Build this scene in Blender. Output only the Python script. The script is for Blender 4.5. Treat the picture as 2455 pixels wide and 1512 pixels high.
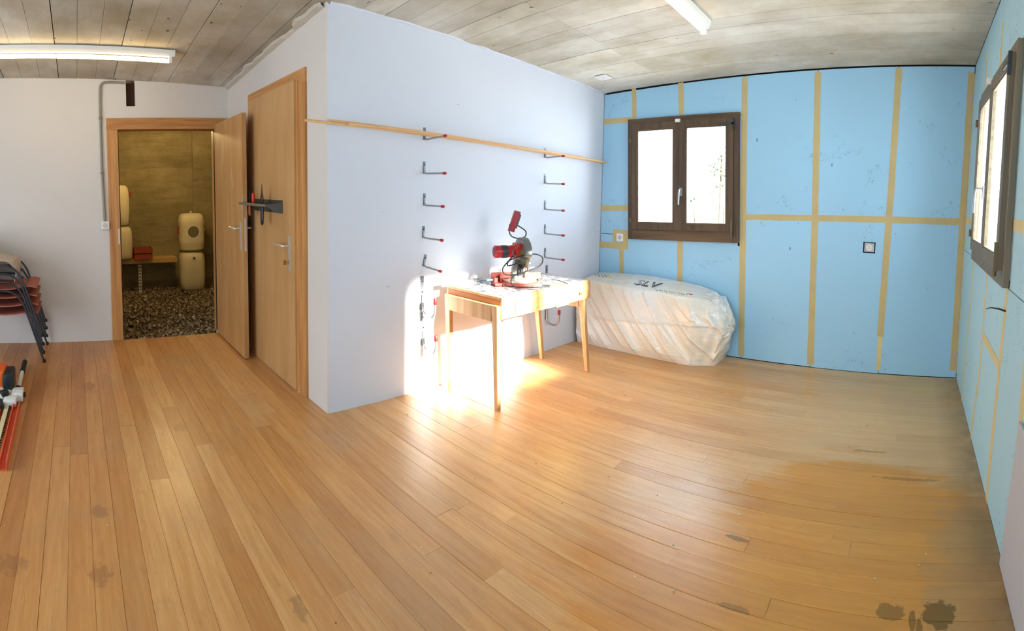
import bpy, bmesh, math, random
from mathutils import Vector, Matrix, noise as mnoise
R_ = math.radians
rnd = random.Random(7)
for o in list(bpy.data.objects): bpy.data.objects.remove(o)
scene = bpy.context.scene
C = scene.collection

# ------------------------------------------------------------------ camera, world, lights, exposure
CAM_H = 1.365
FPX = 1277.7474                      # pixels per radian of the phone panorama (2455 x 1512)
YAW, PITCH, ROLL = R_(43.0356), R_(-3.73735), R_(-1.15262)
cam = bpy.data.cameras.new('camera'); cam_o = bpy.data.objects.new('camera', cam); C.objects.link(cam_o)
cam.type = 'PANO'; cam.panorama_type = 'CENTRAL_CYLINDRICAL'
cam.central_cylindrical_range_u_min = -1227.5/FPX; cam.central_cylindrical_range_u_max = 1227.5/FPX
cam.central_cylindrical_range_v_min = -(1512-531.3756)/FPX; cam.central_cylindrical_range_v_max = 531.3756/FPX
cam.central_cylindrical_radius = 1.0
rot = Matrix.Rotation(YAW, 3, 'Z') @ Matrix.Rotation(PITCH, 3, 'X') @ Matrix.Rotation(ROLL, 3, 'Y')
cm = Matrix((rot @ Vector((1,0,0)), rot @ Vector((0,0,1)), rot @ Vector((0,-1,0)))).transposed().to_4x4()
cm.translation = (0,0,CAM_H); cam_o.matrix_world = cm
cam.clip_start = .02; cam.clip_end = 200
scene.camera = cam_o

w = bpy.data.worlds.new('world'); scene.world = w; w.use_nodes = True
bg = w.node_tree.nodes['Background']; bg.inputs[0].default_value = (.74,.87,1,1); bg.inputs[1].default_value = 3.6

def area(name, loc, size, energy, color, rotd):
    l = bpy.data.lights.new(name,'AREA'); l.shape='RECTANGLE'; l.size, l.size_y = size; l.energy=energy; l.color=color
    o = bpy.data.objects.new(name,l); C.objects.link(o); o.location=loc; o.rotation_euler=[R_(a) for a in rotd]; return o
sun = bpy.data.lights.new('sun','SUN'); sun.energy=64; sun.angle=R_(3.5); sun.color=(1,.93,.80)
so = bpy.data.objects.new('sun',sun); C.objects.link(so)
SUN = Vector((-1,-.075,-.41)).normalized()
so.rotation_euler = SUN.to_track_quat('-Z','Y').to_euler(); so.location=(6,3,5)
# fill added in an assumed opening out of view; daylight at the two windows
area('front_fill', (-1.3,-2.92,1.35), (3.0,1.9), 62, (.80,.89,1), (97,0,0))
area('daylight_window_back', (-1.92,4.16+.22,1.48), (.9,.9), 34, (.70,.84,1), (-90,0,0))
area('daylight_window_right', (.62,2.76,1.57), (.9,.85), 36, (.72,.85,1), (0,90,0))

vs = scene.view_settings; vs.view_transform='Standard'; vs.look='None'; vs.exposure=-0.04; vs.gamma=1; vs.use_curve_mapping=False
scene.cycles.max_bounces=8; scene.cycles.diffuse_bounces=4; scene.cycles.glossy_bounces=3; scene.cycles.use_adaptive_sampling=True; scene.cycles.adaptive_threshold=.045
scene.cycles.transparent_max_bounces=10; scene.cycles.sample_clamp_indirect=7; scene.cycles.use_denoising=True
scene.cycles.caustics_reflective=True; scene.cycles.caustics_refractive=False

# ------------------------------------------------------------------ materials
def lin(r,g,b):
    f=lambda c:(c/255/12.92 if c/255<=.04045 else ((c/255+.055)/1.055)**2.4)
    return (f(r),f(g),f(b),1)
class NT:
    def __init__(s,name):
        s.m=bpy.data.materials.new(name); s.m.use_nodes=True; s.t=s.m.node_tree; s.n=s.t.nodes; s.b=s.n['Principled BSDF']; s.o=s.n['Material Output']
    def node(s,typ,**k):
        n=s.n.new('ShaderNode'+typ)
        for a,v in k.items():
            if a=='ins':
                for i,x in v.items():
                    if hasattr(x,'is_linked') or hasattr(x,'links'): s.t.links.new(x,n.inputs[i])
                    else: n.inputs[i].default_value=x
            else: setattr(n,a,v)
        return n
    def link(s,a,b): s.t.links.new(a,b)
    def mix(s,f,a,b,mode='MIX'):
        n=s.node('MixRGB',blend_type=mode)
        for i,x in ((0,f),(1,a),(2,b)):
            if hasattr(x,'links'): s.link(x,n.inputs[i])
            else: n.inputs[i].default_value=x
        return n.outputs[0]
    def math(s,op,a,b=0.0,c=0.0,clamp=False):
        n=s.node('Math',operation=op,use_clamp=clamp)
        for i,x in enumerate((a,b,c)):
            if hasattr(x,'links'): s.link(x,n.inputs[i])
            else: n.inputs[i].default_value=x
        return n.outputs[0]
    def ramp(s,x,pts):
        n=s.node('ValToRGB'); s.link(x,n.inputs[0]); cr=n.color_ramp
        while len(cr.elements)<len(pts): cr.elements.new(.5)
        for e,(p,c) in zip(cr.elements,pts):
            e.position=p; e.color=c if hasattr(c,'__len__') else (c,c,c,1)
        return n.outputs[0]
    def noise(s,vec,scale,detail=4,rough=.55):
        n=s.node('TexNoise'); s.link(vec,n.inputs['Vector']); n.inputs['Scale'].default_value=scale; n.inputs['Detail'].default_value=detail; n.inputs['Roughness'].default_value=rough
        return n.outputs['Fac']
    def map(s,vec,scale=(1,1,1),loc=(0,0,0),rot=(0,0,0)):
        n=s.node('Mapping'); s.link(vec,n.inputs[0]); n.inputs['Scale'].default_value=scale; n.inputs['Location'].default_value=loc; n.inputs['Rotation'].default_value=rot
        return n.outputs[0]
    def pos(s): return s.node('NewGeometry').outputs['Position']
    def obj(s): return s.node('TexCoord').outputs['Object']
    def bump(s,h,st=.3,dist=.01):
        n=s.node('Bump'); s.link(h,n.inputs['Height']); n.inputs['Strength'].default_value=st; n.inputs['Distance'].default_value=dist; s.link(n.outputs[0],s.b.inputs['Normal'])
    def fin(s,col=None,rough=None,metal=None,spec=None):
        for k,v in (('Base Color',col),('Roughness',rough),('Metallic',metal),('Specular IOR Level',spec)):
            if v is None: continue
            if hasattr(v,'links'): s.link(v,s.b.inputs[k])
            else: s.b.inputs[k].default_value=v
        return s.m
def simple(name,col,rough=.5,metal=0,var=.12,scale=12,bump=0,spec=.5):
    t=NT(name); f=t.noise(t.obj(),scale)
    c=t.mix(f,tuple(x*(1-var) for x in col[:3])+(1,),tuple(min(1,x*(1+var)) for x in col[:3])+(1,))
    if bump: t.bump(t.noise(t.obj(),scale*8),bump,.003)
    return t.fin(c,rough,metal,spec)
def specks(t,vec,scale,size,dens,seed=0):
    """small marks: voronoi cells whose random value passes a threshold"""
    v=t.node('TexVoronoi'); t.link(t.map(vec,loc=(seed,seed*.7,seed*1.3)),v.inputs['Vector']); v.inputs['Scale'].default_value=scale
    near=t.math('LESS_THAN',v.outputs['Distance'],size)
    sep=t.node('SeparateColor'); t.link(v.outputs['Color'],sep.inputs[0])
    pick=t.math('LESS_THAN',sep.outputs[0],dens)
    return t.math('MULTIPLY',near,pick)
def blob(t,P,cx,cy,rx,ry,edge=.35,wob=.5,nsc=3.0,ang=0,st=(1,1,1),N=None):
    """irregular stain on the floor: 1 inside, 0 outside"""
    q=t.map(P,loc=(-cx,-cy,0)); q=t.map(q,rot=(0,0,ang),scale=(1/rx,1/ry,0))
    l=t.node('VectorMath',operation='LENGTH'); t.link(q,l.inputs[0])
    n=t.math('MULTIPLY',t.math('SUBTRACT',N if N is not None else t.noise(t.map(P,st),nsc,4,.6),.5),wob*2.2)
    d=t.math('ADD',l.outputs['Value'],n)
    return t.ramp(d,[(max(0,1-edge)/2,1.0),(min(1,(1+edge)/2),0.0)]) if False else t.math('SUBTRACT',1.0,t.math('SMOOTH_MIN',1.0,t.math('MAXIMUM',t.math('DIVIDE',t.math('SUBTRACT',d,1-edge),2*edge),0.0),0.0))

def plank_mat():
    t=NT('pine_plank'); P=t.pos(); oi=t.node('ObjectInfo').outputs['Random']
    off=t.node('CombineXYZ'); t.link(t.math('MULTIPLY',oi,37.0),off.inputs[0]); t.link(t.math('MULTIPLY',oi,91.0),off.inputs[1])
    v=t.node('VectorMath',operation='ADD'); t.link(P,v.inputs[0]); t.link(off.outputs[0],v.inputs[1]); V=v.outputs[0]
    g1=t.noise(t.map(V,(1.3,16,1)),2.2,6,.6); g2=t.noise(t.map(V,(2.5,90,1)),2.0,3,.5)
    g=t.math('ADD',t.math('MULTIPLY',g1,.7),t.math('MULTIPLY',g2,.3))
    c=t.ramp(g,[(.28,lin(204,156,104)),(.50,lin(222,179,127)),(.70,lin(236,200,152))])
    tone=t.ramp(oi,[(0,lin(228,208,182)),(.3,lin(244,230,208)),(.7,lin(255,250,236)),(1,lin(240,216,178))])
    c=t.mix(1.0,c,tone,'MULTIPLY')
    # foot wear: patchy pale and brown blotches
    wv=t.noise(t.map(P,(1,1,1)),1.7,5,.65)
    c=t.mix(t.math('MULTIPLY',t.ramp(wv,[(.48,0.0),(.66,1.0)]),.35),c,lin(186,158,128))
    w2=t.noise(t.map(V,(3,9,1),(4,2,0)),2.4,5,.7)
    c=t.mix(t.math('MULTIPLY',t.ramp(w2,[(.55,0.0),(.75,1.0)]),.35),c,lin(150,108,68))
    # browner towards the front wall, paler beyond
    sx=t.node('SeparateXYZ'); t.link(P,sx.inputs[0])
    left=t.ramp(t.math('ADD',t.math('MULTIPLY',sx.outputs[1],-.22),.62),[(.30,0.0),(.70,1.0)])
    c=t.mix(t.math('MULTIPLY',left,.75),c,t.mix(1.0,c,lin(220,182,128),'MULTIPLY'))
    # golden soaked area and its grey rim on the right
    PB=v.outputs[0] if False else P
    ST=(.7,2.6,1)
    N1=t.noise(t.map(P,ST),2.6,5,.6); N2=t.noise(P,30,4,.6)
    gold=blob(t,P,-.10,2.12,.62,.62,.10,.55,2.6,0,ST,N1)
    gold2=blob(t,P,-.50,1.66,.62,.50,.22,.6,2.6,0,ST,N1)
    gold3=blob(t,P,.02,1.80,.40,.40,.2,.7,3.0,0,ST,N1)
    goldm=t.math('MAXIMUM',t.math('MAXIMUM',gold,gold2),gold3)
    grey=blob(t,P,.10,2.75,.85,1.45,.5,.8,3.0,0,(.6,3,1),N1)
    grey2=blob(t,P,.33,1.78,.19,.70,.3,1.0,6,0,(1,1.6,1))
    c=t.mix(t.math('MULTIPLY',grey,.45),c,lin(220,194,146))
    c=t.mix(t.math('MULTIPLY',goldm,.85),c,t.mix(1.0,c,lin(250,212,104),'MULTIPLY'))
    c=t.mix(t.math('MULTIPLY',grey2,.45),c,lin(160,142,108))
    yel=blob(t,P,.20,3.92,.30,.16,.1,.25,9)
    c=t.mix(t.math('MULTIPLY',yel,.4),c,lin(214,178,104))
    for cx,cy,rx,ry,a in ((.165,1.735,.055,.06,.8),(.078,1.70,.012,.05,.7),(.10,1.66,.012,.05,.7),(.0,1.735,.05,.035,.6),(-.16,2.86,.10,.012,.4),(-.612,1.961,.05,.014,.65),(-.50,1.62,.06,.013,.5),(.05,2.60,.15,.014,.45)):
        s_=blob(t,P,cx,cy,rx,ry,.08,.8,34,N=N2)
        c=t.mix(t.math('MULTIPLY',s_,a),c,lin(104,80,24))
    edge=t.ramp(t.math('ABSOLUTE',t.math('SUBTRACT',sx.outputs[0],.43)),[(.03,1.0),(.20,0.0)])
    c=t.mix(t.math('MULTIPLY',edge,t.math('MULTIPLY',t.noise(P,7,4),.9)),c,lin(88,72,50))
    # brown scuffs left, small knots, dark filled holes and pale crumbs of paint
    for cx,cy,rx,ry in ((-2.187,.061,.045,.035),(-1.812,.043,.05,.035),(-1.876,-.276,.05,.05),(-3.62,.05,.09,.04),(-2.9,.55,.05,.03),(-1.5,.66,.05,.02)):
        s_=blob(t,P,cx,cy,rx,ry,.2,1.2,26,N=N2)
        c=t.mix(t.math('MULTIPLY',s_,.42),c,lin(124,84,54))
    c=t.mix(t.math('MULTIPLY',specks(t,t.map(V,(1,1.6,1)),3.2,.028,.30),.7),c,lin(96,62,40))
    c=t.mix(t.math('MULTIPLY',specks(t,P,7,.035,.30,3),.8),c,lin(58,38,26))
    c=t.mix(t.math('MULTIPLY',specks(t,P,9,.03,.22,9),.8),c,lin(236,226,206))
    r=t.math('ADD',.285,t.math('MULTIPLY',t.noise(P,4,5),.10))
    h=t.math('ADD',t.math('MULTIPLY',g,.6),t.math('MULTIPLY',t.noise(P,60,3),.25))
    t.bump(h,.18,.004)
    return t.fin(c,r,spec=.45)
def concrete_mat(name,base,dark,brown,wood=1.0,scale=(1,7,1)):
    t=NT(name); P=t.pos(); oi=t.node('ObjectInfo').outputs['Random']
    a=t.noise(P,1.1,6,.65); b=t.noise(t.map(P,scale),3.0,5,.6); d=t.noise(t.map(P,(1.5,40,1.5) if scale[0]<scale[1] else (1,1,30)),2.0,3)
    c=t.mix(t.ramp(a,[(.35,0.0),(.68,1.0)]),base,brown)
    c=t.mix(t.math('MULTIPLY',t.ramp(b,[(.48,0.0),(.76,1.0)]),.5),c,dark)
    c=t.mix(t.math('MULTIPLY',t.ramp(d,[(.58,0.0),(.85,1.0)]),.35*wood),c,dark)
    tone=t.ramp(oi,[(0,.84),(1,1.06)]); c=t.mix(1.0,c,tone,'MULTIPLY')
    c=t.mix(t.math('MULTIPLY',specks(t,t.map(P,(.6,1,1)),7,.07,.30),.75),c,lin(66,56,46))
    c=t.mix(t.math('MULTIPLY',specks(t,t.map(P,(.35,1,1)),16,.10,.14,5),.6),c,lin(82,72,60))
    t.bump(t.math('ADD',b,t.math('MULTIPLY',d,.5)),.35,.006)
    return t,c
def plaster_mat(name,col,sp=.5):
    t=NT(name); P=t.pos(); n=t.noise(P,1.4,4)
    c=t.mix(n,tuple(x*.95 for x in col[:3])+(1,),tuple(min(1,x*1.03) for x in col[:3])+(1,))
    c=t.mix(t.math('MULTIPLY',specks(t,t.map(P,(1,1,.6)),8,.035,.20),sp),c,lin(120,104,92))
    c=t.mix(t.math('MULTIPLY',specks(t,t.map(P,(1,.4,1.6)),5,.03,.18,7),sp*.7),c,lin(140,124,112))
    t.bump(t.noise(P,90,3),.10,.003)
    return t.fin(c,.85,spec=.2)
def foam_mat(name,col):
    t=NT(name); P=t.pos(); oi=t.node('ObjectInfo').outputs['Random']
    c=t.mix(t.noise(P,.9,3),tuple(x*.93 for x in col[:3])+(1,),tuple(min(1,x*1.05) for x in col[:3])+(1,))
    c=t.mix(1.0,c,t.ramp(oi,[(0,.96),(1,1.03)]),'MULTIPLY')
    c=t.mix(t.math('MULTIPLY',specks(t,t.map(P,(1,1,.55)),6,.05,.32),.55),c,lin(60,90,112))
    c=t.mix(t.math('MULTIPLY',specks(t,t.map(P,(1.9,1.9,.8),rot=(.5,.4,.2)),9,.055,.22,4),.6),c,lin(70,96,112))
    # thin hair scratches: narrow band of a warped noise, only in places
    sc=t.noise(t.map(P,(1,1,1),(3,1,2)),3.2,5,.7); band=t.math('LESS_THAN',t.math('ABSOLUTE',t.math('SUBTRACT',sc,.5)),.0022)
    msk=t.math('GREATER_THAN',t.noise(t.map(P,loc=(8,8,8)),2.3,2),.58)
    c=t.mix(t.math('MULTIPLY',t.math('MULTIPLY',band,msk),.6),c,lin(66,92,104))
    return t.fin(c,.7,spec=.25)
def wood_mat(name,c1,c2,axis='Z',rough=.5,dens=14,bump=.12,worn=None):
    t=NT(name); O=t.obj(); oi=t.node('ObjectInfo').outputs['Random']
    sc={'X':(.8,dens,dens),'Y':(dens,.8,dens),'Z':(dens,dens,.8)}[axis]
    off=t.node('CombineXYZ'); t.link(t.math('MULTIPLY',oi,20.0),off.inputs[0])
    v=t.node('VectorMath',operation='ADD'); t.link(O,v.inputs[0]); t.link(off.outputs[0],v.inputs[1])
    g=t.noise(t.map(v.outputs[0],sc),1.6,6,.6)
    c=t.ramp(g,[(.32,c1),(.66,c2)])
    if worn: c=t.mix(t.math('MULTIPLY',t.ramp(t.noise(t.map(O,(1,1,.35)),6,5,.7),[(.58,0.0),(.72,1.0)]),.5),c,worn)
    t.bump(g,bump,.003)
    return t.fin(c,rough)
PLANK=plank_mat()
t_,c_=concrete_mat('board_marked_concrete',lin(222,220,210),lin(158,151,136),lin(178,167,142),.6,(1,2.6,1)); CONC=t_.fin(c_,.85,spec=.2)
t_,c_=concrete_mat('storage_concrete',lin(172,154,110),lin(96,82,52),lin(128,112,74),.6,(1,1,6)); CONC2=t_.fin(c_,.9,spec=.15)
PLASTER=plaster_mat('white_plaster',lin(214,219,229)); PLASTER2=plaster_mat('warm_white_plaster',lin(222,216,210),.4)
GAP=simple('dark_gap',lin(26,22,18),.95); SUB=simple('subfloor',lin(60,42,26),.9)
FOAM=foam_mat('blue_foam_board',lin(158,204,232)); FOAMR=foam_mat('bright_lit_foam_board',lin(176,216,232))  # right wall copy: near-blown daylight painted in as a paler blue
TAPE=simple('beige_tape',lin(190,172,120),.6,var=.14,scale=9); TAPE2=simple('pale_tape',lin(214,196,142),.6)
FRAMEW=wood_mat('spruce_frame_wood',lin(176,118,62),lin(214,158,96),'Z'); FRAMEH=wood_mat('spruce_frame_wood_cross',lin(150,98,48),lin(206,146,84),'Y')
VENEER=wood_mat('worn_veneer',lin(182,134,80),lin(202,156,100),'Z',.5,5,.03,lin(226,198,158)); VENEER2=wood_mat('beige_veneer',lin(190,144,90),lin(206,162,108),'Z',.5,4,.02)
WINW=wood_mat('dark_stained_wood',lin(62,46,30),lin(98,76,50),'Z',.45); WINH=wood_mat('dark_stained_wood_cross',lin(66,48,28),lin(110,84,50),'X',.45); WINY=wood_mat('grey_stained_wood',lin(92,82,62),lin(122,110,86),'Y',.5); WING=wood_mat('grey_stained_upright',lin(92,82,62),lin(122,110,86),'Z',.5)
STEEL=simple('brushed_steel',lin(158,158,158),.34,.75,.08,30); ZINC=simple('zinc_plate',lin(120,128,138),.45,.5,.15,40); DSTEEL=simple('dark_steel',lin(70,72,74),.4,.8)
NICKEL=simple('satin_nickel',lin(222,214,200),.35,.45,.06,30); REDCAP=simple('red_plastic_cap',lin(176,34,28),.4); BLACK=simple('black_plastic',lin(24,25,27),.45); RUBBER=simple('black_rubber',lin(20,22,24),.6)
REDP=simple('red_paint',lin(150,22,30),.35,var=.2); REDM=simple('worn_red_metal',lin(150,66,56),.45,var=.3,scale=20)
CREAM=simple('cream_plastic',lin(222,206,160),.42,var=.06); WHITEP=simple('white_plastic',lin(232,230,224),.4,var=.03); ORANGE=simple('orange_plastic',lin(238,104,34),.4); ORANGE2=simple('orange_guard',lin(222,96,52),.45)
TERRA=simple('terracotta_seat_fabric',lin(178,102,82),.8,var=.12,scale=40,bump=.2); CHROME=simple('dark_grey_tube',lin(72,76,84),.3,.7)
ROD=wood_mat('light_ramin_wood',lin(206,160,104),lin(234,196,142),'Y',.5,40,.03); TABLEW=wood_mat('beech_wood',lin(196,138,84),lin(226,174,116),'Y',.42,16,.05); TABLEL=wood_mat('beech_leg_wood',lin(190,136,84),lin(224,176,120),'Z',.42,16,.05); SHELFW=wood_mat('shelf_timber',lin(176,138,78),lin(206,170,104),'Y',.6)
YTAPE=simple('yellow_tape',lin(236,206,96),.5,var=.15); CARD=simple('red_brown_crate',lin(150,62,34),.7,var=.25); INK=simple('dark_ink',lin(34,36,66),.7); GREYB=simple('light_grey_board',lin(186,188,196),.6,var=.04)
CLOTH=simple('sheer_beige_cover',lin(196,184,168),.8,var=.08,scale=8,bump=.2); HOLE=simple('bitumen_brown',lin(56,32,16),.9,var=.4,scale=30,bump=.5); RIMP=simple('plaster_edge',lin(206,198,182),.9,bump=.4)
BRONZE=simple('dull_bronze',lin(104,90,62),.5,.5); BRASS=simple('brass',lin(196,156,84),.35,.9); LEAF=simple('leaf',lin(70,104,56),.6,var=.3); BARK=simple('bark',lin(92,78,60),.9)
GRANITE=simple('gravel_stone',lin(140,120,88),.85,var=.35,scale=60,bump=.3)
def tube_mat(name,col,st):
    t=NT(name); t.b.inputs['Emission Color'].default_value=col; t.b.inputs['Emission Strength'].default_value=st; return t.fin((1,1,1,1),.4)
TUBE=tube_mat('lit_fluorescent_tube',(1,.72,.36,1),17); TUBE2=tube_mat('lit_warm_tube',(1,.72,.42,1),5); BULB=tube_mat('lit_bulb',(1,.78,.42,1),30)
def glass_mat():
    t=NT('window_glass'); tr=t.node('BsdfTransparent'); gl=t.node('BsdfGlossy'); gl.inputs['Roughness'].default_value=.02
    f=t.node('Fresnel'); f.inputs[0].default_value=1.35; m=t.node('MixShader'); t.link(t.math('MULTIPLY',f.outputs[0],.3),m.inputs[0]); t.link(tr.outputs[0],m.inputs[1]); t.link(gl.outputs[0],m.inputs[2]); t.link(m.outputs[0],t.o.inputs[0]); return t.m
GLASS=glass_mat()
def film_mat():
    t=NT('milky_plastic_film'); P=t.obj(); c=t.mix(t.ramp(t.noise(t.map(P,(1,1,1)),2.2,3),[(.35,0.0),(.70,1.0)]),lin(236,232,226),lin(234,220,194))
    t.bump(t.math('ADD',t.noise(t.map(P,(1.2,2,7),rot=(0,-.75,0)),5,5,.6),t.math('MULTIPLY',t.noise(P,16,3),.12)),.45,.02)
    t.b.inputs['Transmission Weight'].default_value=0; t.b.inputs['Coat Weight'].default_value=.5; t.b.inputs['Coat Roughness'].default_value=.10
    return t.fin(c,.25)
FILM=film_mat()
def news_mat():
    t=NT('printed_table_cover'); O=t.obj(); b=t.node('TexBrick'); t.link(t.map(O,(1,1,1),rot=(0,0,1.57)),b.inputs['Vector']); b.inputs['Scale'].default_value=9; b.inputs['Mortar Size'].default_value=.03; b.inputs['Color1'].default_value=lin(222,226,232); b.inputs['Color2'].default_value=lin(150,160,176); b.inputs['Mortar'].default_value=lin(236,236,234)
    c=t.mix(t.math('MULTIPLY',t.ramp(t.noise(t.map(O,(5,16,1)),3,4,.7),[(.46,0.0),(.54,1.0)]),.9),b.outputs['Color'],lin(38,44,56))
    t.b.inputs['Coat Weight'].default_value=1; t.b.inputs['Coat Roughness'].default_value=.16
    return t.fin(c,.22)
NEWS=news_mat()

# ------------------------------------------------------------------ geometry helpers
class B:
    def __init__(s): s.v=[]; s.f=[]
    def add(s,vs_,fs): k=len(s.v); s.v+= [tuple(v) for v in vs_]; s.f+=[tuple(i+k for i in f) for f in fs]; return s
    def box(s,x0,x1,y0,y1,z0,z1,M=None):
        vs_=[Vector(p) for p in ((x0,y0,z0),(x1,y0,z0),(x1,y1,z0),(x0,y1,z0),(x0,y0,z1),(x1,y0,z1),(x1,y1,z1),(x0,y1,z1))]
        if M: vs_=[M@v for v in vs_]
        return s.add(vs_,[(0,3,2,1),(4,5,6,7),(0,1,5,4),(1,2,6,5),(2,3,7,6),(3,0,4,7)])
    def prism(s,pts,axis,a,b):
        """pts: polygon in the plane across axis; extruded from a to b along it"""
        n=len(pts)
        def P(p,c): return {'X':(c,p[0],p[1]),'Y':(p[0],c,p[1]),'Z':(p[0],p[1],c)}[axis]
        vs_=[P(p,a) for p in pts]+[P(p,b) for p in pts]
        return s.add(vs_,[tuple(range(n)),tuple(range(2*n-1,n-1,-1))]+[(i,i+n,(i+1)%n+n,(i+1)%n) for i in range(n)])
    def tube(s,pts,r,n=8,closed=False,caps=True):
        pts=[Vector(p) for p in pts]; m=len(pts); rr=r if hasattr(r,'__len__') else [r]*m; rings=[]; prev=None
        for i,p in enumerate(pts):
            d=((pts[(i+1)%m]-pts[i-1]) if closed else (pts[min(i+1,m-1)]-pts[max(i-1,0)])).normalized()
            if prev is None: u=d.cross(Vector((0,0,1))); u=u if u.length>.1 else d.cross(Vector((1,0,0)))
            else: u=prev-d*prev.dot(d)
            u.normalize(); prev=u; q=d.cross(u)
            rings.append([p+(u*math.cos(2*math.pi*k/n)+q*math.sin(2*math.pi*k/n))*rr[i] for k in range(n)])
        vs_=[v for r_ in rings for v in r_]; fs=[]
        for i in range(m if closed else m-1):
            j=(i+1)%m
            for k in range(n): fs.append((i*n+k,i*n+(k+1)%n,j*n+(k+1)%n,j*n+k))
        if caps and not closed: fs+= [tuple(range(n-1,-1,-1)),tuple((m-1)*n+k for k in range(n))]
        return s.add(vs_,fs)
    def lathe(s,prof,n=24,M=None,sx=1,sy=1):
        vs_=[];fs=[]
        for r,z in prof:
            for k in range(n):
                a=2*math.pi*k/n; v=Vector((r*math.cos(a)*sx,r*math.sin(a)*sy,z)); vs_.append(M@v if M else v)
        for i in range(len(prof)-1):
            for k in range(n): fs.append((i*n+k,i*n+(k+1)%n,(i+1)*n+(k+1)%n,(i+1)*n+k))
        fs+=[tuple(range(n-1,-1,-1)),tuple((len(prof)-1)*n+k for k in range(n))]
        return s.add(vs_,fs)
    def rlathe(s,prof,hx,hy,M=None,n=32,p=4):
        """like lathe, but each ring is a rounded square (canister bodies)"""
        vs_=[];fs=[]
        for r,z in prof:
            for k in range(n):
                a=2*math.pi*k/n; c_,s_=math.cos(a),math.sin(a); q=(abs(c_)**p+abs(s_)**p)**(-1/p)
                v=Vector((r*hx*c_*q,r*hy*s_*q,z)); vs_.append(M@v if M else v)
        for i in range(len(prof)-1):
            for k in range(n): fs.append((i*n+k,i*n+(k+1)%n,(i+1)*n+(k+1)%n,(i+1)*n+k))
        fs+=[tuple(range(n-1,-1,-1)),tuple((len(prof)-1)*n+k for k in range(n))]
        return s.add(vs_,fs)
    def build(s,name,m,parent=None,bevel=0,smooth=False,origin=None):
        if origin: o3=Vector(origin); s.v=[tuple(Vector(v)-o3) for v in s.v]
        me=bpy.data.meshes.new(name); me.from_pydata(s.v,[],s.f); me.materials.append(m)
        bm=bmesh.new(); bm.from_mesh(me); bmesh.ops.recalc_face_normals(bm,faces=bm.faces)
        if bevel: bmesh.ops.bevel(bm,geom=[e for e in bm.edges if e.calc_face_angle(0)>.5],offset=bevel,segments=2,affect='EDGES',profile=.6,clamp_overlap=True)
        bm.to_mesh(me); bm.free()
        o=bpy.data.objects.new(name,me); C.objects.link(o)
        if origin and parent is None: o.location=origin
        elif origin: o.location=origin
        if parent: o.parent=parent
        if smooth:
            for p in me.polygons: p.use_smooth=True
            try: me.set_sharp_from_angle(angle=R_(40))
            except Exception: pass
        return o
def tag(o,label=None,cat=None,group=None,kind=None):
    for k,v in (('label',label),('category',cat),('group',group),('kind',kind)):
        if v: o[k]=v
    return o
def thing(name,label,cat,loc=(0,0,0),rz=0,group=None,kind=None):
    o=bpy.data.objects.new(name,None); C.objects.link(o); o.location=loc; o.rotation_euler=(0,0,rz); o.empty_display_size=.1
    return tag(o,label,cat,group,kind)
def dup(root,loc=None,label=None,group=None):
    def cp(o,par):
        c=o.copy(); C.objects.link(c)
        if par: c.parent=par
        for ch in o.children: cp(ch,c)
        return c
    r=cp(root,None)
    if loc is not None: r.location=loc
    if label: r['label']=label
    if group: r['group']=group
    return r
def arc(c,r,a0,a1,n,plane='XZ'):
    out=[]
    for i in range(n+1):
        a=R_(a0+(a1-a0)*i/n); u,v=r*math.cos(a),r*math.sin(a)
        out.append(Vector(c)+{'XZ':Vector((u,0,v)),'YZ':Vector((0,u,v)),'XY':Vector((u,v,0))}[plane])
    return out
def smoothpath(pts,k=6):
    P=[Vector(p) for p in pts]; out=[]
    for i in range(len(P)-1):
        a,b,c,d=P[max(i-1,0)],P[i],P[i+1],P[min(i+2,len(P)-1)]
        for j in range(k):
            t=j/k; out.append(.5*((2*b)+(c-a)*t+(2*a-5*b+4*c-d)*t*t+(3*b-a-3*c+d)*t**3))
    return out+[P[-1]]
def wallgrid(axis,a,b,u0,u1,z0,z1,holes):
    """a wall slab between a and b across axis, spanning u and z, with rectangular holes (u0,u1,z0,z1)"""
    us=sorted({u0,u1,*[h[0] for h in holes],*[h[1] for h in holes]}); zs=sorted({z0,z1,*[h[2] for h in holes],*[h[3] for h in holes]})
    w_=B()
    for i in range(len(us)-1):
        for j in range(len(zs)-1):
            cu,cz=(us[i]+us[i+1])/2,(zs[j]+zs[j+1])/2
            if any(h[0]<cu<h[1] and h[2]<cz<h[3] for h in holes): continue
            if axis=='X': w_.box(a,b,us[i],us[i+1],zs[j],zs[j+1])
            else: w_.box(us[i],us[i+1],a,b,zs[j],zs[j+1])
    return w_

# ------------------------------------------------------------------ the room
XL,XW,XR,YD,YB,YF=-4.742,-2.769,.423,1.412,4.183,-3.0
def zc(x,y): return 2.68+.07112*x-.05552*y
# floor with every board
fl=B().prism([(XL-.02,YF),(XR+.02,YF),(XR+.02,YB+.02),(XW-.02,YB+.02),(XW-.02,YD+.02),(XL-.02,YD+.02)],'Z',-.045,-.024).build('floor',SUB); tag(fl,kind='structure')
PIT=.0936; y=SA=1.707; 
while y>-1.75: y-=PIT
rows=[]
while y<YB: rows.append(y); y+=PIT
unit={}
def plankmesh(wd):
    k=round(wd,4)
    if k not in unit:
        c=.0009; g=.0003
        pts=[(g,-.022),(wd-g,-.022),(wd-g,-c),(wd-g-c,0),(g+c,0),(g,-c)]
        b=B().prism(pts,'X',0,1); me=bpy.data.meshes.new('plank'); me.from_pydata(b.v,[],b.f); me.materials.append(PLANK)
        bm=bmesh.new(); bm.from_mesh(me); bmesh.ops.recalc_face_normals(bm,faces=bm.faces); bm.to_mesh(me); bm.free(); unit[k]=me
    return unit[k]
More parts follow.
